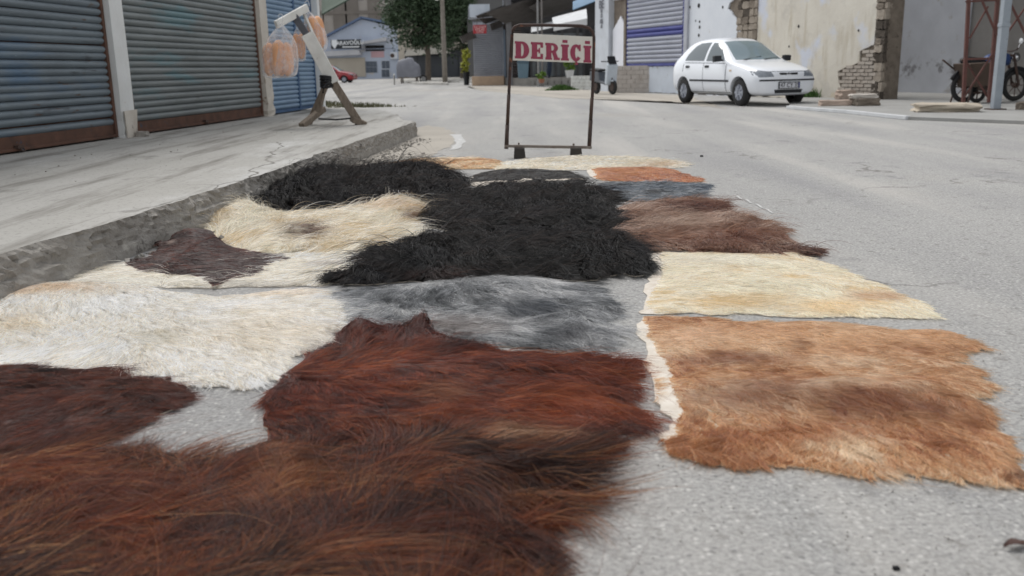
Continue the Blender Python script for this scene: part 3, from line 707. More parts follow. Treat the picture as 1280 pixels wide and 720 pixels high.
    ra = hc.attributes.new('radius', 'FLOAT', 'POINT') if 'radius' not in hc.attributes else hc.attributes['radius']
    prof = np.array([1, 1, .95, .85, .7, .5, .15]); rr = (rad * rng.uniform(.7, 1.25, (N1, 1)) * np.where(loose, .65, 1)[:, None]) * prof[None]
    ra.data.foreach_set('value', rr.reshape(-1).astype(np.float32))
    ca_ = hc.attributes.new('hair_colour', 'FLOAT_COLOR', 'CURVE')
    ca_.data.foreach_set('color', np.concatenate([np.clip(rgb, 0, 1), np.ones((N1, 1))], 1).reshape(-1).astype(np.float32))
    hc.materials.append(m_fur)
    o = bpy.data.objects.new('fur', hc); COL.objects.link(o); o.parent = root
    return root

R_ = (1, 0)
# --- far row
hide('far cream hide lying under the feet of the sign stand', [(600, 209), (640, 200), (690, 197), (760, 195), (835, 199), (862, 205), (850, 211), (770, 210), (730, 212), (690, 214), (640, 214)],
     9000, .07, .0022, .35, [(236, 226, 204), (216, 198, 168), (244, 240, 228)], [(650, 205, 1, 0), (800, 203, 1, 0)], seed=1, amp=.03, wild=.7, patches=[(820, 207, 30, 4, (170, 120, 80), .5)])
hide('narrow brown and cream hide beyond the black ones toward the kerb', [(478, 207), (505, 200), (560, 197), (612, 199), (630, 204), (622, 211), (575, 211), (520, 213), (490, 213)],
     7000, .07, .0022, .4, [(176, 124, 84), (204, 160, 118), (226, 202, 168)], [(520, 206, 1, 0), (600, 206, 1, 0)], seed=2, amp=.03, wild=.7, patches=[(560, 198, 60, 3, (232, 214, 186), .8)])
hide('orange brown hide with a pointed end beside the dark grey one', [(734, 212), (745, 209), (800, 209), (838, 211), (862, 219), (884, 226), (850, 228), (790, 227), (738, 225)],
     9000, .06, .002, .25, [(162, 106, 74), (184, 132, 98), (140, 88, 60)], [(750, 217, 1, 0), (850, 222, 1, .3)], seed=3, amp=.02, wild=.3, bare=[([(734, 212), (738, 226)], .05)])
hide('dark slate grey hide between the orange and grizzled brown ones', [(738, 229), (790, 228), (850, 229), (884, 231), (880, 238), (876, 247), (820, 251), (770, 252), (745, 246)],
     11000, .08, .0019, .3, [(74, 80, 88), (104, 112, 120), (140, 144, 148), (60, 62, 66)], [(760, 238, 1, 0), (850, 238, 1, 0)], seed=4, amp=.02, wild=.45)
# --- black ones
BLK = [(8, 8, 9), (15, 14, 15), (50, 42, 38), (10, 10, 13), (28, 26, 30)]  # the lighter brownish tone paints strand highlights into the black fur
hide('black long haired hide curled up against the broken kerb', [(300, 256), (326, 244), (322, 232), (345, 220), (380, 222), (400, 214), (440, 218), (470, 210), (505, 212), (530, 208), (552, 220), (590, 228), (566, 240), (575, 250), (535, 254), (490, 262), (440, 258), (380, 267), (330, 262)],
     34000, .13, .0016, .95, BLK, [(330, 245, -1, .2), (430, 235, 1, -.1), (540, 235, 1, .1)], seed=5, amp=.05, wild=1.0, flyf=.08, rag=.35, clump=.05, clumpk=1.0, bumps=[(370, 235, 60, 18, .06), (500, 225, 50, 14, .04)], z0=.01)
hide('black hide with a pale torn edge in front of the sign stand', [(588, 216), (640, 211), (690, 212), (720, 216), (735, 226), (715, 234), (660, 236), (610, 236), (585, 230)],
     9000, .07, .002, .25, BLK, [(620, 222, 1, 0), (700, 222, 1, 0)], seed=6, amp=.02, wild=.4, bare=[([(612, 228.5), (640, 230), (656, 226)], .075), ([(582, 229), (597, 233)], .1), ([(683, 227), (720, 225)], .055)])
hide('broad black hide in the middle of the group', [(528, 258), (556, 240), (585, 242), (620, 232), (665, 235), (700, 231), (742, 238), (770, 246), (758, 258), (776, 268), (760, 284), (700, 291), (640, 288), (590, 294), (550, 284), (512, 282)],
     38000, .12, .0015, .7, BLK, [(560, 262, 1, 0), (650, 262, 1, .1), (750, 265, 1, .1)], seed=7, amp=.05, wild=.9, flyf=.07, rag=.35, clump=.045, clumpk=1.0, z0=.012)
hide('black shaggy hide nearest the grey one', [(418, 351), (455, 334), (470, 316), (500, 306), (535, 294), (580, 298), (620, 291), (680, 296), (720, 291), (765, 301), (802, 306), (796, 320), (810, 330), (800, 343), (770, 340), (740, 351), (690, 346), (640, 350), (590, 345), (545, 352), (500, 348), (460, 354)],
     46000, .12, .0013, .7, BLK, [(480, 330, -1, .3), (600, 320, 1, 0), (770, 322, 1, .15)], seed=8, amp=.045, wild=.9, flyf=.07, rag=.35, clump=.045, clumpk=1.0, z0=.012, patches=[(545, 345, 30, 5, (62, 40, 34), .7)])
# --- left side
CRM = [(238, 228, 206), (222, 202, 168), (246, 242, 232), (206, 182, 146)]
hide('cream long haired hide with dark tufts beside the kerb', [(262, 285), (268, 262), (300, 258), (345, 268), (400, 270), (450, 262), (500, 254), (530, 260), (522, 278), (500, 300), (470, 316), (400, 320), (330, 318), (285, 312)],
     34000, .13, .0012, .5, CRM, [(290, 275, -1, -.2), (400, 285, 1, 0), (490, 272, 1, -.3)], seed=9, amp=.05, wild=.9, rag=.4, flyf=.06, clump=.045, clumpk=.9, z0=.01, patches=[(366, 297, 28, 10, (70, 42, 36), .95), (480, 268, 40, 5, (190, 150, 110), .5), (510, 276, 14, 6, (96, 66, 48), .8)], bumps=[(290, 268, 40, 14, .05), (490, 262, 40, 12, .05)])
hide('thin white hide half hidden beneath the dark brown leathery one', [(100, 350), (120, 335), (180, 326), (260, 318), (340, 312), (420, 316), (490, 318), (460, 334), (430, 350), (390, 358), (300, 360), (200, 358), (130, 358)],
     30000, .09, .0011, .26, [(240, 234, 220), (228, 214, 190), (246, 244, 238)], [(150, 345, -1, 0), (300, 340, 1, 0), (430, 330, 1, -.2)], seed=10, amp=.02, wild=.5, patches=[(392, 333, 22, 5, (120, 96, 82), .5), (300, 357, 60, 4, (176, 172, 164), .7), (340, 366, 60, 3, (40, 40, 42), .9)])
hide('small dark brown leathery hide with jagged raised edge', [(150, 324), (195, 316), (200, 300), (214, 305), (222, 294), (262, 292), (275, 304), (320, 312), (365, 318), (330, 327), (322, 338), (285, 346), (258, 358), (240, 342), (180, 335)],
     14000, .03, .0012, .12, [(66, 38, 34), (48, 28, 26), (86, 52, 44)], [(180, 322, -1, 0), (300, 322, 1, 0)], seed=11, amp=.03, wild=.5, z0=.03, bumps=[(245, 305, 40, 14, .05)], skin=srgb(66, 42, 38), patches=[(218, 307, 6, 2, (190, 170, 160), .8)])
hide('large white and honey hide nearest the kerb', [(-60, 420), (-40, 385), (10, 368), (60, 356), (130, 354), (200, 362), (280, 374), (340, 364), (410, 362), (438, 376), (430, 405), (400, 425), (365, 452), (335, 478), (280, 488), (190, 476), (110, 462), (20, 456), (-50, 450)],
     90000, .07, .0008, .24, [(248, 246, 242), (243, 238, 228), (234, 220, 198), (250, 249, 247)], [(20, 400, .3, 1), (120, 390, -.6, 1), (90, 450, -1, .3), (210, 430, .8, .6), (320, 410, 1, .25), (390, 385, 1, -.1), (300, 470, 1, .5)],
     seed=12, amp=.03, wild=.35, clumpk=.8, clump=.018, z0=.008, patches=[(60, 370, 80, 9, (214, 176, 138), .6), (15, 405, 45, 12, (222, 198, 164), .45), (330, 420, 110, 30, (226, 206, 178), .45), (190, 424, 30, 12, (176, 168, 146), .5), (340, 372, 70, 7, (230, 200, 166), .5), (390, 440, 20, 14, (176, 172, 164), .5)],
     bumps=[(90, 380, 90, 20, .04), (330, 405, 90, 25, .03)])
# --- centre
hide('blue grey hide with a darker spine whorl', [(395, 385), (415, 368), (440, 362), (500, 356), (560, 352), (640, 350), (720, 352), (752, 366), (765, 392), (770, 420), (755, 435), (690, 437), (620, 432), (540, 430), (470, 424), (425, 412)],
     70000, .075, .0008, .26, [(80, 82, 84), (140, 142, 144), (180, 181, 182), (104, 105, 106), (204, 203, 202)], [(430, 385, -1, .1), (500, 375, 1, .5), (580, 370, 1, .7), (640, 395, 1, .6), (720, 385, 1, .2), (700, 425, 1, .2), (540, 420, 1, .1), (740, 420, 1, .3)],
     seed=13, amp=.03, wild=.75, clumpk=1.0, flyf=.06, rag=.4, clump=.034, z0=.008, patches=[(650, 392, 40, 14, (60, 64, 70), .85), (700, 418, 40, 12, (66, 66, 70), .75), (560, 410, 60, 12, (112, 98, 90), .6), (600, 356, 80, 5, (170, 170, 170), .5)], bumps=[(620, 370, 70, 20, .03)])
RED = [(62, 28, 20), (112, 56, 34), (84, 40, 28), (148, 80, 48), (70, 34, 28)]
hide('reddish brown hide with raised ears beside the tan one', [(325, 520), (335, 490), (365, 462), (405, 440), (424, 432), (430, 416), (465, 422), (500, 424), (530, 410), (542, 426), (600, 438), (680, 446), (750, 452), (792, 460), (776, 480), (780, 520), (768, 548), (730, 560), (650, 566), (560, 562), (470, 560), (390, 560), (330, 545)],
     90000, .095, .0008, .3, RED, [(350, 500, .2, 1), (440, 445, .9, -.6), (530, 436, .8, -.7), (520, 490, .8, .6), (620, 480, 1, .05), (740, 470, 1, 0), (700, 530, 1, .4), (450, 520, 1, .2), (560, 545, 1, .1)],
     seed=14, amp=.04, wild=.55, clumpk=.95, flyf=.05, rag=.45, clump=.03, z0=.012, patches=[(520, 495, 40, 18, (128, 92, 72), .55), (700, 510, 90, 22, (150, 82, 46), .6), (480, 430, 70, 14, (74, 34, 28), .75), (640, 462, 140, 7, (74, 36, 28), .6), (480, 540, 100, 12, (128, 74, 44), .5), (650, 548, 70, 10, (170, 136, 108), .7)],
     bumps=[(448, 430, 16, 14, .05), (478, 432, 30, 12, .03), (528, 420, 12, 12, .06), (545, 440, 40, 14, .03), (620, 470, 120, 14, .02)])
hide('dark brown hide with a rounded end beneath the white one', [(-90, 500), (-80, 470), (0, 460), (80, 460), (150, 468), (205, 478), (228, 492), (205, 512), (150, 535), (110, 556), (40, 566), (-60, 570)],
     50000, .08, .0008, .3, [(74, 38, 28), (54, 28, 24), (102, 56, 38), (46, 28, 26)], [(20, 490, 1, 0), (150, 490, 1, .1), (100, 540, 1, -.3)], seed=15, amp=.03, wild=.45, clump=.03, z0=.01)
# --- right side
hide('grizzled brown hide with coarse hair and a pointed end', [(756, 300), (768, 276), (775, 258), (810, 252), (860, 248), (895, 254), (912, 264), (940, 276), (965, 290), (990, 302), (1020, 310), (1040, 319), (1000, 318), (960, 317), (890, 315), (820, 310), (775, 308)],
     44000, .10, .0012, .55, [(112, 84, 70), (146, 116, 100), (88, 60, 50), (176, 150, 134)], [(790, 285, 1, 0), (870, 275, 1, .1), (980, 305, 1, .3)], seed=16, amp=.03, wild=.85, rag=.4, flyf=.06, clump=.035, clumpk=1.0, z0=.01, patches=[(860, 262, 60, 8, (76, 46, 40), .8), (900, 300, 80, 10, (110, 68, 50), .6), (1010, 313, 40, 8, (70, 44, 40), .8), (830, 282, 50, 10, (178, 156, 140), .6)])
hide('cream hide with pale leather edge and pointed end', [(816, 312), (850, 317), (900, 318), (945, 317), (985, 309), (1005, 318), (1040, 334), (1085, 350), (1125, 370), (1170, 390), (1160, 399), (1080, 397), (1000, 396), (930, 392), (870, 392), (806, 393), (795, 384), (812, 358), (818, 335)],
     64000, .042, .0009, .16, [(242, 232, 206), (230, 210, 174), (246, 240, 224), (218, 192, 150)], [(850, 350, 1, 0), (950, 345, 1, .1), (1100, 380, 1, .25), (900, 385, 1, 0)], seed=17, amp=.025, wild=.35, clump=.018, clumpk=.45, patches=[(920, 378, 70, 9, (214, 180, 130), .6), (1090, 372, 40, 8, (170, 116, 76), .6), (1040, 385, 60, 10, (222, 180, 124), .6), (900, 330, 90, 6, (238, 230, 210), .6)],
     bare=[([(817, 313), (818, 336), (812, 358), (797, 384), (808, 393)], .024)], bumps=[(900, 330, 90, 8, .02), (960, 360, 120, 8, .02)])
hide('large tan hide with brown spine and white leather edge', [(792, 396), (850, 396), (930, 402), (1010, 402), (1100, 410), (1190, 412), (1205, 424), (1222, 436), (1198, 447), (1214, 462), (1240, 478), (1228, 496), (1238, 516), (1252, 545), (1262, 572), (1290, 596), (1300, 622), (1245, 600), (1160, 598), (1070, 592), (980, 586), (900, 578), (846, 570), (836, 545), (836, 512), (824, 470), (804, 430)],
     120000, .046, .0008, .26, [(152, 106, 74), (196, 150, 112), (214, 174, 138), (166, 118, 84), (228, 200, 170)], [(840, 430, 1, .1), (950, 420, 1, .1), (1120, 430, 1, .2), (900, 480, 1, .15), (1000, 500, 1, .3), (1120, 520, 1, .5), (1220, 560, 1, .8), (900, 560, .4, 1), (1050, 575, .3, 1), (1180, 585, .5, 1)],
     seed=18, amp=.03, wild=.55, clump=.022, clumpk=1.0, z0=.008, curl=.2, patches=[(1000, 425, 230, 22, (216, 174, 138), .6), (900, 450, 80, 9, (126, 80, 56), .8), (930, 500, 110, 20, (120, 76, 52), .75), (1100, 512, 120, 24, (116, 72, 48), .75), (1000, 545, 170, 12, (150, 98, 66), .5), (1050, 490, 60, 8, (220, 194, 168), .6), (1040, 455, 60, 8, (224, 196, 168), .5), (990, 435, 8, 7, (110, 70, 46), .7), (1178, 437, 8, 4, (110, 66, 44), .8), (860, 420, 40, 14, (214, 170, 138), .5), (1275, 590, 25, 10, (84, 54, 40), .7)],
     bare=[([(792, 397), (804, 430), (824, 470), (834, 512), (834, 545)], .024)], bumps=[(1000, 500, 160, 20, .025)])
# --- foreground
hide('shaggy dark brown hide with long wavy hair filling the foreground', [(-160, 650), (-120, 590), (0, 580), (90, 578), (150, 592), (240, 598), (310, 572), (400, 560), (500, 566), (580, 570), (630, 576), (668, 590), (684, 612), (660, 640), (676, 672), (650, 700), (668, 760), (655, 850), (400, 900), (0, 900), (-180, 800)],
     150000, .15, .0007, .34, [(56, 28, 20), (104, 54, 34), (136, 76, 46), (70, 36, 26), (172, 118, 80), (56, 38, 34)], [(40, 620, 1, -.1), (200, 620, .6, -.5), (330, 600, 1, -.5), (330, 680, .7, -.7), (450, 600, 1, -.25), (560, 620, 1, 0), (690, 620, 1, .1), (680, 700, 1, .1), (480, 700, 1, -.2), (120, 700, 1, 0)],
     seed=19, amp=.05, wild=.4, flyf=.012, clump=.03, clumpk=.7, curl=.3, z0=.014, vlen=.5, patches=[(320, 640, 40, 60, (150, 104, 72), .6), (260, 690, 50, 40, (62, 52, 54), .7), (560, 600, 90, 22, (46, 28, 24), .75), (560, 640, 150, 14, (132, 84, 54), .5), (470, 700, 90, 26, (60, 34, 28), .6), (60, 640, 90, 50, (112, 60, 40), .5)],
     bumps=[(330, 600, 60, 40, .04), (560, 600, 120, 40, .03)], jit=.2)

# ================================================================== the old building on the right
WE = Vector((.334, -.943, 0)).normalized(); WO = Vector((3.89, 34.5, 0)); WR = math.atan2(WE.y, WE.x)
def W1(x, y): return onplane(x, y, WO, WE)
old = thing('old_building', 'old rendered building with peeling cream and white plaster and a blue striped shutter', 'building', WO, WR)
m_stone = M('rubble_stone', srgb(140, 130, 118), srgb(104, 95, 86), 6, .95, .01, 14, spots=[(srgb(76, 70, 64), 8, .6, .08)])
m_white = M('white_plaster', srgb(226, 230, 236), srgb(208, 214, 222), 1.1, .9, .004, 12, spots=[(srgb(190, 188, 182), 2.4, .62, .08), (srgb(150, 146, 140), 7, .7, .04)])
def cream_extra(t, N, vec, geo, colr, mix, ramp, noise):
    sp = N('ShaderNodeSeparateXYZ'); t.links.new(geo.outputs['Position'], sp.inputs[0])
    mp = N('ShaderNodeMapping'); mp.inputs['Scale'].default_value = (1, 1, .18); t.links.new(geo.outputs['Position'], mp.inputs['Vector'])
    n = N('ShaderNodeTexNoise'); n.inputs['Scale'].default_value = 5.5; n.inputs['Detail'].default_value = 6; t.links.new(mp.outputs[0], n.inputs['Vector'])
    a = mix(ramp(n.outputs['Fac'], .53, .68), colr, srgb(196, 188, 172))
    return mix(ramp(noise(1.0, 5, .55), .56, .66), a, srgb(206, 210, 220))
m_cream = M('cream_plaster', srgb(218, 213, 201), srgb(204, 198, 186), 1.4, .92, .008, 10, extra=cream_extra, spots=[(srgb(186, 181, 172), .8, .54, .14), (srgb(210, 194, 166), 1.6, .62, .12), (srgb(130, 122, 112), 9, .7, .04)])
L1 = 1.5 + W1(1110, 60)[0]
s_col2 = W1(1096, 60)[0]; s_end = W1(1108, 60)[0]
MB().box((s_end / 2 - .3, .22, 2.6), (s_end + .6, .4, 5.2)).box((s_end / 2 - 4.2, 3.2, 2.5), (s_end - 7.2, 5.5, 5.0)).build('wall', m_stone, old)
def plaster(parent, poly, mat, y=-.012, th=.05, name='plaster', jag=.03):
    pts = []
    for i, a in enumerate(poly):
        b = poly[(i + 1) % len(poly)]; k = max(1, int(math.hypot(b[0] - a[0], b[1] - a[1]) / .12))
        for j in range(k):
            p = (a[0] + (b[0] - a[0]) * j / k, a[1] + (b[1] - a[1]) * j / k)
            pts.append((p[0] + random.uniform(-jag, jag), p[1] + random.uniform(-jag, jag)))
    return MB().prism(pts, y - th / 2, y + th / 2).build(name, mat, parent)
sx0, sx1 = W1(786, 40)[0], W1(857, 40)[0]
c1a, c1b = W1(925, 20)[0], W1(949, 20)[0]
zsb = W1(820, 82.5)[1]
# white plaster right of the shutter, with a ragged edge
plaster(old, [(sx1 + .1, .02), (sx1 + .1, 5.1), (c1a - .9, 5.1), (c1a - .1, 3.1), (c1a - .55, 2.5), (c1a - .1, 2.1), (c1a + .25, 1.6), (c1a + .2, .9), (c1a + .3, .02)], m_white, jag=.04)
plaster(old, [(c1b, .02), (c1b - .03, 1.4), (c1b, 2.6), (c1b - .08, 5.1), (s_col2, 5.1), (s_col2 - .03, 2.5), (s_col2 - .05, W1(1096, 57)[1] + .02), (W1(1085, 60)[0], W1(1085, 60)[1]), (W1(1076, 65)[0], W1(1076, 65)[1]), (W1(1075, 78)[0], W1(1075, 78)[1]),
              (W1(1060, 83)[0], W1(1060, 83)[1]), (W1(1049, 90)[0], W1(1049, 90)[1]), (W1(1050, 104)[0], W1(1050, 104)[1]), (W1(1056, 112)[0], .1), (W1(1056, 112)[0], .02)], m_cream, jag=.02)
plaster(old, [(sx0 - .05, .02), (sx1 + .09, .02), (sx1 + .09, zsb - .02), (sx0 - .05, zsb - .02)], M('pale_blue_plaster', srgb(206, 214, 224), srgb(182, 188, 196), 1.3, .9, .004, 14, spots=[(srgb(160, 158, 152), 4, .62, .08)]), jag=.01)
# stones showing in the two bare strips
def stones(s0, s1, z0, z1, seed, rowh=.2):
    r = random.Random(seed); z = z0; mats = [m_stone, M('dark_stone', srgb(92, 84, 76), srgb(70, 64, 58), 8, .95, .008, 20), M('pale_stone', srgb(168, 158, 146), srgb(140, 130, 118), 8, .95, .008, 20)]
    meshes = []
    for k in range(6):
        me = rough_rock((1, 1, 1), seed * 10 + k, 2, .2); me.materials.append(mats[k % 3]); meshes.append(me)
    while z < z1:
        h = rowh * r.uniform(.7, 1.25); s = s0
        while s < s1 - .04:
            w = min(rowh * r.uniform(.8, 1.7), s1 - s)
            inst('stone', r.choice(meshes), old, (s + w / 2, .02 - r.uniform(0, .04), z + h / 2), (0, r.uniform(-.08, .08), 0), (w * .95, .14, h * .93)); s += w
        z += h
stones(c1a - .05, c1b, .05, 3.6, 3, .22)
stones(s_col2 - .02, s_end, .05, 4.4, 4, .2)
# bricks in the broken corner
bm_ = MB().box((0, 0, 0), (.24, .1, .07), jit=.004)
m_brick = M('old_brick', srgb(186, 178, 168), srgb(160, 150, 140), 7, .95, .006, 30, spots=[(srgb(112, 100, 90), 10, .62, .08)])
bme = bm_.mesh('brick', m_brick)
zt = lambda s: np.interp(s, [W1(1049, 90)[0], W1(1060, 83)[0], W1(1074, 79)[0], W1(1076, 66)[0], W1(1086, 60)[0], s_col2], [W1(1049, 90)[1], W1(1060, 83)[1], W1(1074, 79)[1], W1(1076, 66)[1], W1(1086, 60)[1], W1(1096, 57)[1]])
row = 0; z = .06
while z < 2.0:
    s = W1(1050, 100)[0] + (.13 if row % 2 else 0)
    while s < s_col2 - .1:
        if zt(s) > z + .05: inst('brick', bme, old, (s + .12, .0 - random.uniform(0, .02), z + .04), (0, random.uniform(-.03, .03), 0))
        s += .262
    z += .086; row += 1
# shutter with blue bands
m_rsl = M('pale_grey_slat', srgb(174, 178, 190), srgb(156, 160, 172), 2, .55, .001, 20, spots=[(srgb(128, 128, 138), 5, .66, .06)])
m_bsl = M('royal_blue_slat', srgb(66, 72, 140), srgb(80, 86, 150), 3, .5)
m_jamb = M('jamb', srgb(186, 190, 198), srgb(160, 162, 170), 3, .8, .003, 20)
shutter(old, sx0, sx1, zsb, zsb + 3.2, .145, m_rsl, .1, m_bsl, -.03, 'pale grey roller shutter with royal blue bands', every=lambda i: m_bsl if i < 0 else (i in (6, 7) or i in (16, 17)))
MB().box((sx1 + .16, -.06, zsb + 1.6), (.22, .1, 3.4)).build('door_jamb', m_jamb, old, bevel=.01)
MB().box((sx0 - .12, -.06, zsb + 1.6), (.16, .1, 3.4)).build('door_jamb', m_stone, old, bevel=.01)
fas = MB().box(((sx0 + sx1) / 2 - .3, -.1, W1(790, 1.5)[1] + .36), (sx1 - sx0 + 1.2, .14, .5)).build('fascia_board', M('fascia', srgb(226, 226, 234), srgb(208, 208, 220), 3, .5), old, bevel=.01)
o = inst('fascia_lettering', text_mesh('OTO YIKAMA', .34, m_bsl, .003), fas, (sx0 + 1.0, -.18, W1(790, 1.5)[1] + .34))
# white arrow shaped patch and lettered pillar left of the shutter
plaster(old, [W1(768, 84), W1(784, 84), W1(783, 30), W1(778, 20), W1(772, 32), W1(768, 38)], M('fresh_white', srgb(232, 234, 240), srgb(220, 222, 230), 2, .9, .002, 20), y=-.05, th=.05, jag=.02, name='whitewash_patch')
ps0, ps1 = W1(750, 40)[0], W1(767, 40)[0]
lp = MB().box(((ps0 + ps1) / 2, -.06, 2.4), (ps1 - ps0, .3, 4.8), jit=.01).build('front_pillar', M('pillar_white', srgb(206, 212, 220), srgb(186, 190, 196), 2.5, .85, .004, 18, spots=[(srgb(140, 136, 130), 5, .66, .05)]), old)
m_ink = M('grey_ink', srgb(96, 98, 106), srgb(120, 122, 130), 9, .8)
for k, (ch, py, sz) in enumerate((('BE', 6, .42), ('H', 14, .2), ('O', 20, .2), ('8B', 27, .22), ('A', 33, .2))):
    s_, z_ = W1(758.5, py); inst('painted_lettering', text_mesh(ch, sz, m_ink, .003, .008), lp, (s_, -.225, z_))
# drill holes and stains
mb = MB()
for x, y, r in ((875, 7, .07), (876, 27, .04), (876, 34, .05), (875, 44, .05), (864, 9, .04), (871, 26, .03), (905, 9, .04), (1000, 33, .04), (988, 58, .03), (1075, 38, .03)):
    s_, z_ = W1(x, y); mb.lathe([(r, -.045), (r * .8, -.04)], 10, 'Y', (s_, 0, z_))
o = mb.build('wall_holes', m_dark, old); o['kind'] = 'stuff'

# ------------------------------------------------------------------ the set back wall at the far right
W2E = WE.copy(); W2O = Vector((10.75, 26.5, 0))
ann = thing('annex_building', 'set back blue white annex wall with scuffed plaster', 'building', W2O, WR)
def graf(t, N, vec, geo, colr, mix, ramp, noise):
    sp = N('ShaderNodeSeparateXYZ'); t.links.new(geo.outputs['Position'], sp.inputs[0])
    lo = ramp(sp.outputs['Z'], 1.05, .75); hi = ramp(sp.outputs['Z'], .35, .5)
    m1 = N('ShaderNodeMath'); m1.operation = 'MULTIPLY'; t.links.new(lo, m1.inputs[0]); t.links.new(hi, m1.inputs[1])
    m2 = N('ShaderNodeMath'); m2.operation = 'MULTIPLY'; t.links.new(m1.outputs[0], m2.inputs[0]); t.links.new(ramp(noise(3.2, 7, .7), .52, .62), m2.inputs[1])
    return mix(m2.outputs[0], colr, srgb(138, 138, 142))
m_ann = M('annex_plaster', srgb(204, 208, 216), srgb(184, 188, 196), 1.2, .9, .003, 12, extra=graf, spots=[(srgb(170, 168, 166), 2.2, .62, .1)])
m_ann2 = M('annex_grey', srgb(142, 140, 138), srgb(120, 118, 116), 1.4, .92, .004, 12)
W2 = lambda x, y: onplane(x, y, W2O, W2E)
sA = W2(1207, 60)[0]
MB().box((sA / 2 - 1, .3, 2.6), (sA + 2, .5, 5.2)).build('wall', m_ann, ann)
MB().box((sA + 5, .34, 2.6), (10, .5, 5.2)).build('grey_wall', m_ann2, ann)
MB().box((sA + 5.2, -1.6, 4.6), (8.6, 3.6, .12)).build('added_shade_roof', M('canopy', srgb(110, 108, 106), srgb(80, 78, 76), 3, .8), ann)  # roof added above the view to shade the grey wall
# low concrete apron in front
ap = [G(985, 136), G(1060, 142), G(1135, 150), G(1290, 156), Vector((14, 14, 0)), Vector((15, 26, 0)), Vector((8.5, 27, 0))]
mb = MB(); n = len(ap); mb.add([(p.x, p.y, -.01) for p in ap] + [(p.x, p.y, .05) for p in ap], [tuple(range(n, 2 * n))] + [(i, (i + 1) % n, (i + 1) % n + n, i + n) for i in range(n)])
tag(mb.build('concrete_apron', M('apron', srgb(158, 158, 156), srgb(142, 141, 138), 1.6, .92, .004, 20, spots=[(srgb(122, 118, 112), 4, .62, .1)])), kind='structure')
kp = [G(985, 136), G(1060, 142), G(1135, 150)]
mb = MB()
for a, b in zip(kp[:-1], kp[1:]): mb.beam(a + Vector((0, 0, .032)), b + Vector((0, 0, .032)), .09, .062)
tag(mb.build('kerb_edge', M('pale_kerb', srgb(206, 208, 210), srgb(186, 188, 190), 5, .85, .003, 30), bevel=.008), kind='structure')

def stone_block(label, x, y, d, rz, seed, mat, lift=0.0):
    p = G(x, y, .05); me = rough_rock(d, seed, 3, .2); me.materials.append(mat)
    o = bpy.data.objects.new('stone_block', me); COL.objects.link(o); o.location = (p.x, p.y, .05 + d[2] * .5 - .01 + lift); o.rotation_euler = (0, 0, rz)
    b = o.modifiers.new('bevel', 'BEVEL'); b.width = .015; b.segments = 2
    return tag(o, label, 'stone')
m_slab = M('sandy_slab', srgb(190, 180, 164), srgb(168, 158, 144), 5, .92, .006, 20, spots=[(srgb(130, 118, 104), 6, .64, .06)])
m_pink = M('pinkish_slab', srgb(190, 172, 158), srgb(168, 150, 138), 5, .92, .006, 20)
stone_block('large flat sandy slab lying by the blue grey post', 1180, 139, (1.0, .8, .15), -.3, 11, m_slab)
stone_block('long pinkish slab lying at the foot of the cream wall', 1044, 132, (.62, .3, .12), -.2, 12, m_pink)
stone_block('square grey stone block next to the pinkish slab', 1081, 132, (.5, .34, .16), .1, 13, m_stone)
stone_block('pale flat stone lying on the square grey block', 1078, 132, (.5, .3, .09), -.1, 14, M('pale_flat', srgb(206, 200, 192), srgb(180, 174, 166), 6, .9, .004, 20), .15)
stone_block('upright pinkish lump behind the long slab', 1056, 124, (.4, .3, .22), .3, 15, m_pink)
stone_block('grey stone at the end of the apron beside the motorbike', 1284, 137, (.3, .25, .14), .3, 16, m_stone)

def grass(name, label, cx, n, w, d, h, base, mat, cat='grass'):
    mb = MB()
    for k in range(n):
        x = random.gauss(0, w / 2.2); y = random.gauss(0, d / 2.2); a = random.uniform(0, 6.28); hh = h * random.uniform(.4, 1.1) * math.exp(-(x / w) ** 2); l = random.uniform(.2, .7) * hh; wd = random.uniform(.006, .014)
        dx, dy = math.cos(a), math.sin(a)
        mb.add([(x - dy * wd, y + dx * wd, 0), (x + dy * wd, y - dx * wd, 0), (x + dx * l * .4 + dy * wd * .6, y + dy * l * .4 - dx * wd * .6, hh * .65), (x + dx * l, y + dy * l, hh)], [(0, 1, 2), (0, 2, 3)])
    return tag(mb.build(name, mat, loc=base), label, cat, kind='stuff')
m_grass = M('grass', srgb(86, 116, 62), srgb(62, 92, 46), 8, .7, spec=.2)
m_weed = M('dry_weeds', srgb(120, 118, 92), srgb(92, 94, 70), 8, .8)
g_ = G(1024, 123.5); grass('grass_tuft', 'green grass growing at the foot of the cream wall', 0, 2200, .55, .35, .3, (g_.x, g_.y, 0), m_grass)
g_ = G(702, 113); grass('weed_clump', 'green weeds growing on the verge below the low wall', 0, 1500, .6, .3, .24, (g_.x, g_.y, 0), m_grass)
g_ = G(450, 133.5, PZ); grass('weeds', 'dry weeds growing along the back edge of the pavement', 0, 500, .9, .2, .12, (g_.x, g_.y - .1, .19), m_weed)
g_ = G(425, 131.5, PZ); grass('weeds', 'dark weeds at the corner of the blue shutter', 0, 300, .5, .25, .14, (g_.x - .2, g_.y-.3, .19), m_weed)

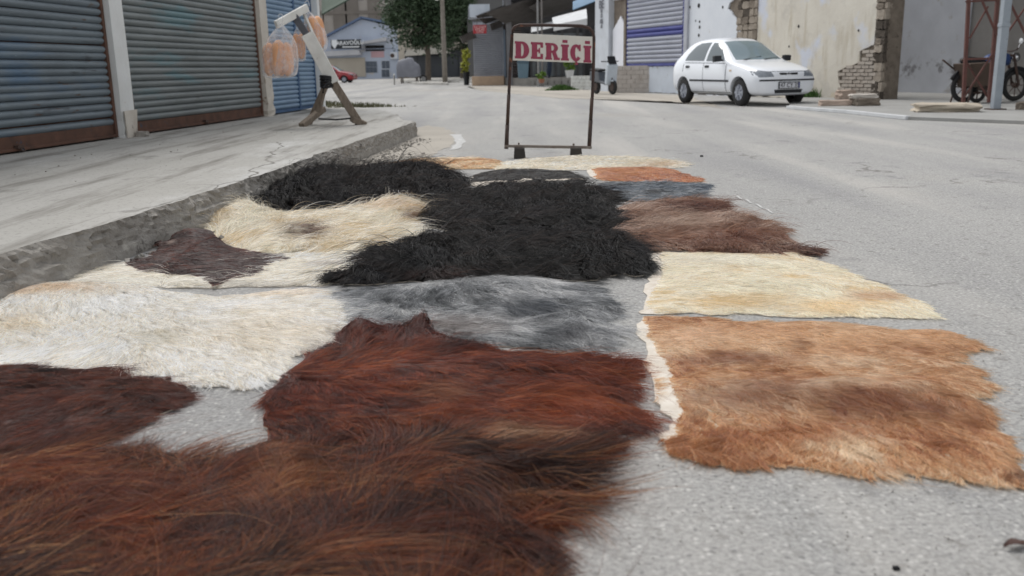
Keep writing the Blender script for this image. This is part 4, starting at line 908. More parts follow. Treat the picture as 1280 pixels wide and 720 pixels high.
# ------------------------------------------------------------------ red lattice tower, blue grey post, motorbike
pb = G(1244, 137, .05)
post = thing('steel_post', 'blue grey painted square steel post on the concrete apron', 'post', (pb.x, pb.y, .05))
m_post = M('post_paint', srgb(152, 160, 168), srgb(134, 142, 150), 4, .55, .001, 30, spots=[(srgb(108, 112, 118), 9, .66, .05)])
MB().box((0, 0, 2.0), (.13, .13, 4.0)).build('shaft', m_post, post, bevel=.008)
MB().box((0, 0, .01), (.26, .26, .02)).build('base_plate', m_steel, post); MB().box((0, 0, 1.42), (.15, .15, .06)).build('collar', m_post, post, bevel=.005)
LY = 17.6
tw = thing('lattice_frame', 'rusty red steel lattice frame with crossed bars behind the post', 'frame', (D(1226, 127, LY).x, LY, .05))
twl = Vector((D(1226, 127, LY).x, LY, .05)); m_redst = M('red_oxide', srgb(108, 70, 64), srgb(82, 60, 56), 7, .8, .001, 40, spots=[(srgb(70, 56, 52), 12, .6, .06)])
def seg(a, b, w, name, mat, dy=0):
    pa, pb_ = D(a[0], a[1], LY + dy), D(b[0], b[1], LY + dy)
    MB().beam(pa, pb_, w, w).build(name, mat, tw, offset=twl, bevel=.003)
p0 = D(1206, 126, LY); p0.z = .05
for (a, b, w, nm, dy) in (((1214, -60), (1204, 128), .06, 'upright', 0), ((1252, -60), (1236, 128), .06, 'upright', 0), ((1207, 2), (1248, 0), .035, 'cross_bar', -.01), ((1206, 74), (1240, 73), .04, 'cross_bar', -.02),
                          ((1235, 8), (1212, 48), .03, 'brace', -.04), ((1228, 2), (1246, 44), .035, 'brace', -.06), ((1240, 68), (1205, 122), .03, 'brace', -.05), ((1262, 2), (1290, 60), .035, 'brace', .1), ((1288, 0), (1260, 40), .03, 'brace', .14), ((1208, 78), (1235, 122), .03, 'brace', .06)):
    seg(a, b, w, nm, m_redst, dy)
def wheel_torus(R, r, n=28, m=10):
    mb = MB()
    for i in range(n):
        a = 2 * math.pi * i / n
        for j in range(m):
            b_ = 2 * math.pi * j / m; q = R + r * math.cos(b_); mb.v.append((q * math.cos(a), r * .9 * math.sin(b_), q * math.sin(a)))
    mb.f = [(i * m + j, ((i + 1) % n) * m + j, ((i + 1) % n) * m + (j + 1) % m, i * m + (j + 1) % m) for i in range(n) for j in range(m)]; mb.mi = [0] * len(mb.f)
    return mb
m_tyre = M('tyre', srgb(40, 40, 42), srgb(52, 51, 50), 8, .85)
m_chrome = M('chrome', srgb(190, 190, 192), None, 1, .25, metal=1.0)
def motorbike(label, loc, rz, tank, sc=1.0):
    r = thing('motorbike', label, 'motorbike', loc, rz); r.scale = (sc, sc, sc)
    for x in (-.62, .62):
        w = wheel_torus(.27, .05).build('wheel', m_tyre, r, smooth=True, loc=(x, 0, .32))
        mb = MB().lathe([(.05, -.05), (.05, .05)], 12, 'Y')
        for k in range(8):
            a = k * math.pi / 4; mb.beam((0, 0, 0), (.24 * math.cos(a), 0, .24 * math.sin(a)), .012, .012)
        mb.build('hub', m_steel, w)
        mb = MB(); arc = [(.35 * math.cos(t), 0, .35 * math.sin(t)) for t in np.linspace(.4, 2.7, 10)]
        mb.tube(arc, .04, 6).build('mudguard', m_black, r, smooth=True, loc=(x, 0, .32))
    MB().box((0, 0, .42), (.42, .26, .34), jit=.02).build('engine', m_steel, r, bevel=.03)
    MB().tube([(-.25, 0, .78), (-.1, 0, .82), (.12, 0, .86), (.3, 0, .84), (.4, 0, .76)], [.06, .13, .15, .13, .05], 12).build('fuel_tank', tank, r, smooth=True)
    MB().tube([(-.75, 0, .84), (-.6, 0, .82), (-.4, 0, .78), (-.2, 0, .78)], [.05, .1, .12, .08], 10).build('saddle', m_black, r, smooth=True)
    MB().tube([(.62, .09, .32), (.42, .09, .95)], .025, 8).tube([(.62, -.09, .32), (.42, -.09, .95)], .025, 8).beam((.42, -.1, .93), (.42, .1, .93), .04, .03).build('fork', m_steel, r)
    MB().tube([(.25, -.36, 1.06), (.38, -.2, 1.03), (.42, 0, 1.0), (.38, .2, 1.03), (.25, .36, 1.06)], .014, 8).build('handlebar', m_steel, r, smooth=True)
    for s in (-1, 1): MB().tube([(.36, s * .24, 1.04), (.38, s * .28, 1.16)], .008, 6).lathe([(.0, -.01), (.055, -.008), (.055, .008), (0, .01)], 12, 'X', (.38, s * .29, 1.2)).build('mirror', m_chrome, r)
    MB().lathe([(.02, -.1), (.09, -.02), (.1, .06), (.0, .08)], 16, 'X', (.52, 0, .88)).build('headlamp', m_chrome, r, smooth=True)
    MB().tube([(.1, .12, .3), (-.3, .14, .28), (-.8, .16, .36)], [.025, .03, .045], 8).build('exhaust', m_chrome, r, smooth=True)
    MB().box((-.78, 0, .72), (.08, .12, .08)).build('tail_lamp', M('tail_red', srgb(130, 20, 24), None, 1, .3), r, bevel=.01)
    return r
m_btank = M('blue_tank', srgb(48, 72, 120), srgb(40, 60, 100), 4, .35)
p_ = G(1240, 131, .05); motorbike('dark motorbike with a blue tank parked behind the red lattice frame', (p_.x + .55, p_.y + 1.2, .05), .25, m_btank, 1.0)
# dark barrow leaning in the lattice
bp_ = G(1218, 129, .05)
bw = thing('handcart', 'brown hand barrow standing among the lattice bars', 'barrow', (bp_.x, bp_.y + .1, .05), .2)
m_brn = M('barrow_brown', srgb(86, 72, 62), srgb(68, 58, 52), 6, .85)
MB().prism([(-.32, .78), (.3, .8), (.2, .34), (-.16, .32)], -.28, .28).build('tub', m_brn, bw, bevel=.02)
w = wheel_torus(.16, .04, 20, 8).build('wheel', m_tyre, bw, smooth=True, loc=(.1, 0, .2))
MB().lathe([(.03, -.05), (.03, .05)], 10, 'Y').beam((-.13, 0, 0), (.13, 0, 0), .02, .02).beam((0, 0, -.13), (0, 0, .13), .02, .02).build('hub', m_steel, w)
for s in (-1, 1): MB().tube([(.15, s * .2, .2), (-.1, s * .26, .55), (-.55, s * .28, .86)], .018, 8).build('handle', m_steel, bw); MB().tube([(-.2, s * .24, .5), (-.3, s * .26, .0)], .016, 8).build('leg', m_steel, bw)

# ================================================================== the white hatchback
def ev_mesh(ob):
    bpy.context.view_layer.update(); dg = bpy.context.evaluated_depsgraph_get()
    return bpy.data.meshes.new_from_object(ob.evaluated_get(dg))
def build_car(label, loc, rz, paint, plate=True, simple=False, cat='car'):
    root = thing('parked_car', label, cat, loc, rz)     # local: +x is the front, y to the car's left
    # stations: x, bottom z, half width, shoulder z, top z, top half width, crown
    St = [(1.90, .30, .50, .52, .60, .40), (1.87, .24, .68, .56, .68, .52), (1.76, .21, .77, .64, .755, .62), (1.50, .20, .80, .735, .82, .66), (1.15, .20, .81, .81, .885, .68), (.92, .20, .812, .86, .92, .69),
          (.78, .20, .81, .88, .945, .66), (.45, .20, .812, .90, 1.16, .62), (.12, .20, .812, .91, 1.36, .57), (-.10, .20, .812, .92, 1.42, .555), (-.50, .20, .812, .93, 1.445, .56), (-.95, .20, .81, .945, 1.43, .56),
          (-1.28, .20, .80, .95, 1.38, .55), (-1.50, .21, .79, .95, 1.24, .54), (-1.70, .23, .77, .93, 1.02, .58), (-1.80, .26, .73, .82, .90, .60), (-1.84, .32, .66, .66, .74, .56)]
    mb = MB(); rings = []
    for (x, zb, w, zs, zt_, tw_) in St:
        half = [(0, zb), (w * .72, zb), (w * .94, zb + .06), (w * .995, zb + .22), (w, (zb + .22 + zs) / 2 + .03), (w * .975, zs), (tw_ + (w * .975 - tw_) * (.28 if zt_ - zs > .12 else .4), zs + (zt_ - zs) * (.72 if zt_ - zs > .12 else .6)), (tw_ * .86, zt_ - .012 * (1 if zt_ - zs > .12 else .5)), (tw_ * .45, zt_ + .008), (0, zt_ + .012)]
        ring = half + [(-y, z) for y, z in half[-2:0:-1]]; rings.append([(x, y, z) for y, z in ring])
    n = len(rings[0])
    for r_ in rings: mb.v += r_
    for i in range(len(rings) - 1):
        for j in range(n): mb.f.append((i * n + j, i * n + (j + 1) % n, (i + 1) * n + (j + 1) % n, (i + 1) * n + j)); mb.mi.append(0)
    mb.f += [tuple(range(n)), tuple(range((len(rings) - 1) * n, len(rings) * n))[::-1]]; mb.mi += [0, 0]
    body = mb.build('body', paint, root, smooth=True)
    sb_ = body.modifiers.new('s', 'SUBSURF'); sb_.levels = sb_.render_levels = 2
    cm = MB()
    for x in (1.18, -1.19):
        for s in (-1, 1): cm.lathe([(.335, s * .50), (.335, s * 1.2)], 32, 'Y', (x, 0, .285))
    cut = cm.build('cutter', m_dark); bo = body.modifiers.new('b', 'BOOLEAN'); bo.operation = 'DIFFERENCE'; bo.object = cut; bo.solver = 'EXACT'
    root_m = root.matrix_world.copy()
    body.parent = None; me = ev_mesh(body); body.modifiers.clear(); body.parent = root
    old_me = body.data; body.data = me; me.name = 'body'; bpy.data.objects.remove(cut)
    me.materials.clear(); me.materials.append(paint); me.polygons.foreach_set('use_smooth', [True] * len(me.polygons)); me.polygons.foreach_set('material_index', [0] * len(me.polygons))
    if hasattr(me, 'set_sharp_from_angle'): me.set_sharp_from_angle(angle=math.radians(35))
    bm = bmesh.new(); bm.from_mesh(me); bvh = BVHTree.FromBMesh(bm); bm.free()
    def panel(name, poly, axis, mat, off=.006, th=.012, parent=root, res=.05, side=1, smooth=True):
        """a panel lying on the body: polygon in (x,z) seen from the side or (y,z) seen from the front/back"""
        pl = [Vector(p) for p in poly]; pts = []
        for i, a in enumerate(pl):
            b_ = pl[(i + 1) % len(pl)]; k = max(1, int((b_ - a).length / res)); pts += [a.lerp(b_, j / k) for j in range(k)]
        k = len(pts); lo = Vector((min(p.x for p in pts), min(p.y for p in pts))); hi = Vector((max(p.x for p in pts), max(p.y for p in pts)))
        P_ = np.array([[p.x, p.y] for p in pts])
        gx, gy = np.meshgrid(np.arange(lo.x, hi.x, res), np.arange(lo.y, hi.y, res)); gx = gx.ravel(); gy = gy.ravel(); ok = inside(P_, gx, gy); 
        if ok.any(): ok &= edge_dist(P_, gx, gy) > res * .4
        vs = pts + [Vector(p) for p in np.stack([gx[ok], gy[ok]], 1)]
        vv, _, tri, *_ = geometry.delaunay_2d_cdt(vs, [(i, (i + 1) % k) for i in range(k)], [], 1, 1e-6)
        out = []
        for v in vv:
            if axis == 'y': o_, d_ = Vector((v.x, side * 2, v.y)), Vector((0, -side, 0))
            else: o_, d_ = Vector((side * 3, v.x, v.y)), Vector((-side, 0, 0))
            h, nn, *_ = bvh.ray_cast(o_, d_)
            if h is None: h = Vector((v.x, side * .8, v.y)) if axis == 'y' else Vector((side * 1.8, v.x, v.y)); nn = -d_
            out.append((h, nn if nn.dot(d_) < 0 else -nn))
        m = len(out); mbp = MB(); mbp.v = [tuple(h + nn * off) for h, nn in out] + [tuple(h + nn * (off - th)) for h, nn in out]; cnt = {}
        for t_ in tri:
            t_ = tuple(t_); mbp.f.append(t_); mbp.f.append(tuple(i + m for i in t_[::-1]))
            for i in range(3): cnt[(t_[i], t_[(i + 1) % 3])] = 1
        for (i, j) in cnt:
            if (j, i) not in cnt: mbp.f.append((j, i, i + m, j + m))
        mbp.mi = [0] * len(mbp.f)
        ob = mbp.build(name, mat, parent); 
        if smooth and hasattr(ob.data, 'set_sharp_from_angle'): ob.data.polygons.foreach_set('use_smooth', [True] * len(ob.data.polygons)); ob.data.set_sharp_from_angle(angle=math.radians(40))
        return ob
    m_glass = M('car_glass', srgb(70, 82, 88), None, 1, .06, spec=.9)
    m_wind = M('car_windscreen', srgb(104, 124, 132), None, 1, .05, spec=1.0)
    m_seam = M('car_seam', srgb(120, 124, 132), None, 1, .7)
    m_trim = M('car_trim', srgb(44, 46, 50), None, 1, .6)
    m_lens = M('car_lens', srgb(140, 146, 154), srgb(110, 116, 124), 20, .1, spec=.9)
    panel('windscreen', [(-.60, .955), (.60, .955), (.46, 1.345), (.2, 1.365), (-.2, 1.365), (-.46, 1.345)], 'x', m_wind, .004, side=1)
    panel('rear_window', [(-.52, 1.02), (.52, 1.02), (.44, 1.33), (-.44, 1.33)], 'x', m_glass, .004, side=-1)
    for s in (-1, 1):
        fd = panel('door', [(.66, .30), (.66, .86), (-.27, .89), (-.27, .30)], 'y', paint, .004, .008, side=s)
        rd = panel('door', [(-.285, .30), (-.285, .89), (-1.17, .90), (-1.2, .72), (-.95, .62), (-.83, .45), (-.80, .30)], 'y', paint, .004, .008, side=s)
        panel('side_window', [(.56, .93), (-.20, .945), (-.20, 1.335), (.09, 1.315)], 'y', m_glass, .006, side=s)
        panel('side_window', [(-.30, .95), (-1.16, .965), (-1.10, 1.09), (-.88, 1.28), (-.72, 1.335), (-.30, 1.345)], 'y', m_glass, .006, side=s)
        panel('side_trim', [(.80, .50), (-.86, .51), (-.86, .55), (.80, .54)], 'y', m_trim, .012, side=s)
        panel('sill_trim', [(.82, .215), (-.82, .215), (-.82, .28), (.82, .28)], 'y', M('sill_grey', srgb(84, 86, 90), None, 1, .7), .008, side=s)
        for q, sm_ in enumerate(([(.665, .30), (.677, .30), (.677, .87), (.665, .87)], [(-.272, .30), (-.284, .30), (-.284, .90), (-.272, .90)], [(-1.172, .90), (-1.202, .72), (-1.216, .72), (-1.186, .90)], [(.60, .885), (.60, .895), (-1.15, .925), (-1.15, .915)])):
            panel('seam', sm_, 'y', M('seam_dark', srgb(96, 98, 104), None, 1, .8), .0065, side=s)
        for dx, dr in ((-.12, fd), (-.98, rd)):
            panel('handle', [(dx + .08, .80), (dx - .08, .80), (dx - .08, .85), (dx + .08, .85)], 'y', m_trim, .02, .03, parent=dr, side=s)
        # headlights, indicators, tail lamps
        panel('headlight', [(s * .38, .60), (s * .70, .595), (s * .765, .64), (s * .75, .73), (s * .68, .735), (s * .42, .695)], 'x', m_lens, .006, side=1)
        panel('tail_lamp', [(s * .56, .62), (s * .72, .62), (s * .70, .92), (s * .58, .92)], 'x', M('tail_red', srgb(130, 20, 24), None, 1, .3), .006, side=-1)
        panel('side_repeater', [(.90, .72), (.82, .72), (.82, .75), (.90, .75)], 'y', M('amber', srgb(190, 160, 120), None, 1, .3), .008, side=s)
        mbm = MB().box((.50, s * .93, .985), (.11, .19, .13), jit=.012).beam((.52, s * .78, .95), (.52, s * .88, .97), .05, .04)
        mbm.build('mirror', m_trim, root, bevel=.03)
    panel('bumper_strip', [(-.70, .515), (.70, .515), (.70, .545), (-.70, .545)], 'x', m_trim, .012, side=1)
    panel('lower_grille', [(-.34, .27), (.34, .27), (.36, .34), (-.36, .34)], 'x', m_trim, .006, side=1)
    for s in (-1, 1): panel('grille_slot', [(s * .05, .635), (s * .22, .635), (s * .24, .675), (s * .05, .675)], 'x', m_dark, .006, side=1)
    panel('front_bumper', [(-.66, .285), (-.4, .285), (-.4, .5), (.4, .5), (.4, .285), (.66, .285), (.7, .5), (.7, .51), (-.7, .51), (-.7, .5)], 'x', paint, .006, side=1)
    panel('seam', [(-.62, .70), (.62, .70), (.62, .706), (-.62, .706)], 'x', MATS['seam_dark'], .005, side=1)
    panel('badge', [(-.035, .64), (.035, .64), (.045, .665), (0, .68), (-.045, .665)], 'x', m_chrome, .012, side=1)
    if plate:
        pl_ = MB().box((1.925, 0, .425), (.02, .50, .11)).build('number_plate', M('plate_white', srgb(204, 206, 212), None, 1, .5), root, rot=None, bevel=.004)
        tm = text_mesh('47 CY 35', .125, m_black, .002); tm.transform(Matrix.Rotation(math.pi / 2, 4, 'Z'))
        inst('plate_number', tm, pl_, (1.938, 0, .425))
        MB().box((1.932, .235, .425), (.012, .03, .105)).build('blue_band', m_bsl, pl_)
        MB().box((1.915, 0, .425), (.018, .54, .14)).build('plate_frame', m_trim, pl_)
    MB().tube([(.84, -.45, .955), (.74, -.15, .99), (.70, .1, 1.02)], .009, 6).build('wiper', m_trim, root); MB().tube([(.84, .1, .962), (.74, .4, .985), (.70, .55, 1.0)], .009, 6).build('wiper', m_trim, root)
    MB().tube([(-.1, 0, 1.42), (-.16, 0, 1.53)], .006, 6).build('aerial', m_trim, root)
    for x in (1.18, -1.19):
        for s in (-1, 1):
            y = s * .70
            w = MB().lathe([(.17, -.085), (.25, -.085), (.278, -.06), (.285, 0), (.278, .06), (.25, .085), (.17, .085), (.17, -.085)], 32, 'Y', cap=False).build('wheel', m_tyre, root, smooth=True, loc=(x, y, .285))
            hb = MB().lathe([(.0, s * .06), (.05, s * .075), (.09, s * .06), (.155, s * .055), (.185, s * .082), (.19, s * .07)], 28, 'Y')
            for k in range(8):
                a = k * math.pi / 4; hb.beam((.05 * math.cos(a), s * .075, .05 * math.sin(a)), (.165 * math.cos(a), s * .07, .165 * math.sin(a)), .02, .04)
            hb.build('rim', M('wheel_trim', srgb(164, 168, 178), srgb(132, 136, 146), 12, .35, metal=.4), w, smooth=False)
    # under-body, dark wheel housings
    MB().box((0, 0, .30), (3.3, 1.0, .16)).build('underbody', m_dark, root)
    return root
m_white_paint = M('white_car_paint', srgb(232, 236, 242), None, 1, .28, coat=.6, spec=.5)
CAR_F = Vector((.337, -.942, 0)); car_rz = math.atan2(CAR_F.y, CAR_F.x)
build_car('white five door hatchback parked beside the cream wall', (5.42, 21.75, 0), car_rz, m_white_paint).scale = (1, 1, 1.045)
m_red_paint = M('red_car_paint', srgb(150, 34, 44), None, 1, .3, coat=.5)
rc = D(436, 103.5, 74); build_car('red car parked before the gabled house', (rc.x - 1.6, 76, 0), -.15, m_red_paint, plate=False)

# ================================================================== low block walls and things below the lettered pillar
def block_wall(label, A, B, h, bw, bh, mat, depth=.2, cap=None):
    A, B = Vector(A), Vector(B); d = (B - A); L = d.length; rz = math.atan2(d.y, d.x)
    r = thing('block_wall', label, 'wall', A, rz)
    me = MB().box((0, 0, 0), (bw * .955, depth, bh * .93), jit=bh * .03).mesh('block', mat)
    z = 0; row = 0
    MB().box((L / 2, depth * .08, h / 2), (L - .02, depth * .8, h - .01)).build('mortar', m_kerb, r)
    while z + bh <= h + .01:
        s = -bw / 2 if row % 2 else 0.0
        while s < L - .02:
            a, b_ = max(0, s), min(L, s + bw)
            if b_ - a > .04: inst('block', me, r, ((a + b_) / 2, random.uniform(-.008, .008), z + bh / 2), (0, 0, 0), ((b_ - a) / bw, 1, 1))
            s += bw
        z += bh; row += 1
    if cap: MB().box((L / 2, 0, z + .03), (L + .06, depth + .05, .06)).build('coping', cap, r, bevel=.01)
    return r
m_blkw = M('pale_block', srgb(196, 190, 184), srgb(170, 162, 154), 5, .92, .006, 20, spots=[(srgb(150, 134, 122), 4, .62, .08)])
a_, b_ = G(764, 116), G(816, 114.5)
block_wall('low wall of pale weathered blocks below the blue striped shutter', (a_.x, a_.y, 0), (b_.x, a_.y - 1.0, 0), .92, .32, .153, m_blkw)
m_blk2 = M('white_block', srgb(206, 208, 206), srgb(180, 180, 176), 5, .9, .005, 20)
a_, b_ = G(716, 112), G(748, 114)
block_wall('low whitewashed block wall behind the sign by the lettered pillar', (a_.x, a_.y, 0), (b_.x, a_.y - 1.2, 0), .56, .3, .14, m_blk2)
# curved stone step platform
pc = G(690, 106)
plat = thing('stone_platform', 'low curved stone platform with two kerbed steps before the dark shop', 'platform', (pc.x + .3, pc.y + 1.6, 0))
m_step = M('step_stone', srgb(180, 176, 170), srgb(150, 146, 140), 4, .92, .006, 18)
mb = MB().lathe([(2.0, 0), (2.0, .2), (0, .2)], 40, 'Z'); mb.build('step', m_step, plat); MB().lathe([(1.65, .2), (1.65, .4), (0, .4)], 40, 'Z').build('step', m_step, plat)
kme = MB().box((0, 0, .11), (.32, .12, .24), jit=.012).mesh('kerb_stone', M('kerb_grey', srgb(170, 168, 164), srgb(140, 136, 130), 5, .92, .005, 20))
for k in range(36):
    a = 2 * math.pi * k / 36; inst('kerb_stone', kme, plat, (2.03 * math.cos(a), 2.03 * math.sin(a), 0), (0, 0, a + math.pi / 2))

# scooter beside the pillar
m_sblue = M('scooter_blue', srgb(204, 212, 220), srgb(180, 190, 200), 4, .4)
sp_ = G(756, 118)
sc_ = thing('motor_scooter', 'pale blue scooter with black visor parked by the lettered pillar', 'scooter', (sp_.x, sp_.y, 0), math.radians(-65))
for x in (-.55, .5):
    w = wheel_torus(.19, .055, 22, 8).build('wheel', m_tyre, sc_, smooth=True, loc=(x, 0, .245)); MB().lathe([(.0, -.05), (.13, -.045), (.13, .045), (0, .05)], 16, 'Y').build('hub', m_steel, w)
MB().prism([(.30, .35), (.42, .3), (.52, .95), (.40, 1.02), (.34, .7)], -.2, .2).build('leg_shield', m_sblue, sc_, bevel=.03)
MB().prism([(-.78, .45), (-.2, .38), (.32, .3), (.32, .36), (-.1, .46), (-.18, .74), (-.74, .76)], -.15, .15).build('body', M('scooter_grey', srgb(92, 96, 102), srgb(74, 78, 84), 4, .5), sc_, bevel=.04)
MB().prism([(-.74, .76), (-.16, .75), (-.14, .82), (-.6, .86), (-.76, .84)], -.14, .14).build('saddle', m_black, sc_, bevel=.03)
MB().tube([(.3, -.33, 1.07), (.42, 0, 1.05), (.3, .33, 1.07)], .016, 8).build('handlebar', m_black, sc_)
MB().prism([(.42, 1.04), (.52, .98), (.38, 1.24)], -.15, .15).build('visor', m_black, sc_, bevel=.01)
MB().tube([(.5, 0, .245), (.42, 0, .6), (.4, 0, 1.05)], .03, 8).build('fork', m_steel, sc_)
MB().prism([(.36, .42), (.62, .42), (.6, .47), (.38, .48)], -.07, .07).build('mudguard', m_sblue, sc_, bevel=.02)

# ================================================================== shops beyond the sign
def fbox(x0, y0, x1, y1, Y, th, mb=None):       # an upright box whose front fills that pixel frame at distance Y
    a, b_ = D((x0 + x1) / 2 - (x1 - x0) / 2, y1, Y), D(x1, y0, Y)
    return (mb or MB()).box(((a.x + b_.x) / 2, Y + th / 2, (a.z + b_.z) / 2), (b_.x - a.x, th, b_.z - a.z))
KY = 52.0
k0 = D(610, 104, KY)
kiosk = thing('kiosk', 'grey shuttered kiosk with corrugated awning on a sandy step', 'kiosk', (k0.x, KY, 0)); ko = Vector((k0.x, KY, 0))
m_kgrey = M('kiosk_slat', srgb(160, 164, 172), srgb(142, 146, 154), 2, .6)
m_kdark = M('kiosk_side', srgb(112, 108, 108), srgb(96, 92, 92), 2, .8)
xa, xb, xc = D(591.5, 60, KY).x - ko.x, D(629.5, 60, KY).x - ko.x, D(652, 60, KY).x - ko.x
zb_, zt_ = .5, D(610, 34, KY).z
MB().box(((xa + xc) / 2, 1.6, 1.7), (xc - xa, 2.9, 3.4)).build('body', m_kdark, kiosk)
shutter(kiosk, xa, xb, zb_, zt_ + .3, .11, m_kgrey, .1, m_kgrey, .1, 'grey roller shutter')
shutter(kiosk, xb + .12, xc, zb_ - .05, zt_ + .3, .14, M('taupe_slat', srgb(128, 120, 118), srgb(112, 106, 104), 2, .7), .1, m_kdark, .1, 'taupe grey shutter')
MB().box((xb + .06, .0, zb_ + 1.2), (.1, .16, 2.6)).build('jamb', M('jamb_blue', srgb(120, 134, 150), None, 1, .6), kiosk)
MB().box(((xa + xb) / 2 - .05, -.25, .25), (xb - xa + .1, .8, .5)).build('step', M('sandy_step', srgb(196, 170, 144), srgb(172, 150, 130), 3, .9, .006, 16), kiosk, bevel=.02)
MB().box((xb + 1.2, -.1, .2), (2.3, .9, .4)).build('side_step', m_step, kiosk, bevel=.02)
def corrugated(name, P0, P1, P2, mat, parent, offset, n=24, amp=.03, th=.02):
    """a ribbed sheet: P0->P1 along the eave, P0->P2 down the slope"""
    P0, P1, P2 = Vector(P0), Vector(P1), Vector(P2); nrm = (P1 - P0).cross(P2 - P0).normalized(); mb = MB(); k = n * 4
    for side in (0, 1):
        for i in range(k + 1):
            w = P0 + (P1 - P0) * i / k + nrm * (amp * math.cos(i * math.pi / 2) - th * side); mb.v += [tuple(w), tuple(w + (P2 - P0))]
    m = 2 * (k + 1)
    for i in range(k): mb.f += [(2 * i, 2 * i + 2, 2 * i + 3, 2 * i + 1), (m + 2 * i, m + 2 * i + 1, m + 2 * i + 3, m + 2 * i + 2)]
    mb.f += [(0, 1, m + 1, m), (2 * k, m + 2 * k, m + 2 * k + 1, 2 * k + 1)]; mb.mi = [0] * len(mb.f)
    return mb.build(name, mat, parent, offset=offset)
m_tin = M('weathered_tin', srgb(122, 120, 118), srgb(96, 92, 90), 3, .7, spots=[(srgb(104, 84, 72), 5, .6, .1)])
m_tind = M('dark_tin', srgb(132, 128, 126), srgb(104, 100, 98), 3, .8)
corrugated('awning_sheet', D(594, 20, KY - 1.6), D(640, 3, KY - 1.6), D(606, 30, KY), m_tind, kiosk, ko, 22)
corrugated('awning_sheet', D(612, 30, KY - 1.0), D(630, 23, KY - 1.0), D(614, 38, KY), m_tin, kiosk, ko, 10)
corrugated('awning_sheet', D(574, 46, KY - .9), D(592, 38, KY - .9), D(578, 54, KY + .1), m_tin, kiosk, ko, 8)
MB().tube([D(586, 24, KY - 1.2), D(625, 20, KY - 1.2)], .035, 6).tube([D(586, 24, KY - 1.2), D(586, 8, KY - 1.2)], .03, 6).tube([D(629, 0, KY - 1.2), D(629, 30, KY - 1.2)], .04, 6).build('awning_frame', m_kgrey, kiosk, offset=ko)
fbox(587, 5, 612, 22, KY - .9, .1).build('sign_panel', M('kiosk_white', srgb(206, 214, 224), srgb(186, 196, 208), 4, .5), kiosk, offset=ko)
sg = fbox(591.5, 31, 608, 42, KY - 1.4, .12); rs = D(600, 42, KY - 1.4)
rsign = thing('shop_sign', 'small red box sign with pale lettering under the kiosk awning', 'sign', (rs.x, KY - 1.4, rs.z)); sg.build('box', M('red_sign', srgb(176, 58, 64), srgb(160, 48, 54), 4, .5), rsign, offset=(rs.x, KY - 1.4, rs.z), bevel=.01)
m_pale = M('pale_letter', srgb(222, 190, 190), None, 1, .6)
for k, (tx, py) in enumerate((('TICARET', 34), ('EMLAK', 37), ('OFISI', 40))):
    c_ = D(600, py, KY - 1.4); inst('lettering', text_mesh(tx, .17, m_pale, .004), rsign, (c_.x - rs.x, -.012, c_.z - rs.z))
MB().tube([D(596, 31, KY - 1.35), D(597, 20, KY - 1.35)], .015, 6).tube([D(604, 31, KY - 1.35), D(604, 20, KY - 1.35)], .015, 6).build('hanger', m_steel, rsign, offset=(rs.x, KY - 1.4, rs.z))

# dark open shop between kiosk and pillar
SHY = 50.0; s0_ = D(700, 100, SHY)
shp = thing('open_shop', 'dark open fronted shop with white awning between kiosk and pillar', 'shop', (s0_.x, SHY, 0)); sho = Vector((s0_.x, SHY, 0))
xl, xr_ = D(640, 60, SHY).x - sho.x, D(775, 60, SHY).x - sho.x
m_in = M('shop_inside', srgb(128, 128, 130), srgb(100, 100, 104), 2, .9)
MB().box(((xl + xr_) / 2, 4.2, 2.6), (xr_ - xl, .3, 5.2)).box((xr_ + .15, 2, 2.6), (.3, 4.6, 5.2)).box((xl - .15, 2, 2.6), (.3, 4.6, 5.2)).box(((xl + xr_) / 2, 2, 5.3), (xr_ - xl + .6, 4.8, .2)).build('shell', m_in, shp)
MB().box(((xl + xr_) / 2, 2, .2), (xr_ - xl, 4.4, .4)).build('floor', m_step, shp)
for i, x in enumerate((664, 672, 695, 703, 722, 730)):
    c_ = D(x, 70, SHY + 3.6); MB().box((c_.x - sho.x, 3.7, 1.7), (.14, .1, 2.7)).build('window_post', M('post_grey', srgb(128, 128, 130), srgb(108, 108, 110), 4, .7), shp)
for x0, x1 in ((664, 672), (674, 694), (696, 703), (704, 721), (722, 730)):
    a, b_ = D(x0, 70, SHY + 3.7).x - sho.x, D(x1, 70, SHY + 3.7).x - sho.x; MB().box(((a + b_) / 2, 3.85, 1.6), (b_ - a, .05, 2.4)).build('pane', M('dim_glass', srgb(150, 158, 164), srgb(116, 124, 130), 1.2, .15, spec=.8), shp)
corrugated('roof_sheet', D(606, 16, SHY - 2.6), D(700, -14, SHY - 2.6), D(640, 34, SHY + .6), m_tind, shp, sho, 40)
corrugated('roof_sheet', D(660, 8, SHY - 3.2), D(745, -24, SHY - 3.2), D(676, 20, SHY - .4), m_tin, shp, sho, 34)
# white cloth awning
A0, A1 = D(692, 31, 44), D(734, 23, 43); B0, B1 = D(690, 22, 46), D(733, 11, 45)
mb = MB(); th = Vector((0, 0, -.03))
mb.add([A0, A1, B1, B0, A0 + th, A1 + th, B1 + th, B0 + th], [(0, 1, 2, 3), (7, 6, 5, 4), (0, 4, 5, 1), (1, 5, 6, 2), (2, 6, 7, 3), (3, 7, 4, 0)])
mb.add([A0, A1, A1 + Vector((0, .03, -.28)), A0 + Vector((0, .03, -.28)), A0 + Vector((0, .04, 0)), A1 + Vector((0, .04, 0)), A1 + Vector((0, .07, -.28)), A0 + Vector((0, .07, -.28))], [(0, 1, 2, 3), (7, 6, 5, 4), (0, 3, 7, 4), (1, 5, 6, 2), (2, 6, 7, 3)])
mb.build('awning', M('awning_white', srgb(216, 218, 220), srgb(194, 196, 198), 2, .8), shp, offset=sho)
mb = MB()
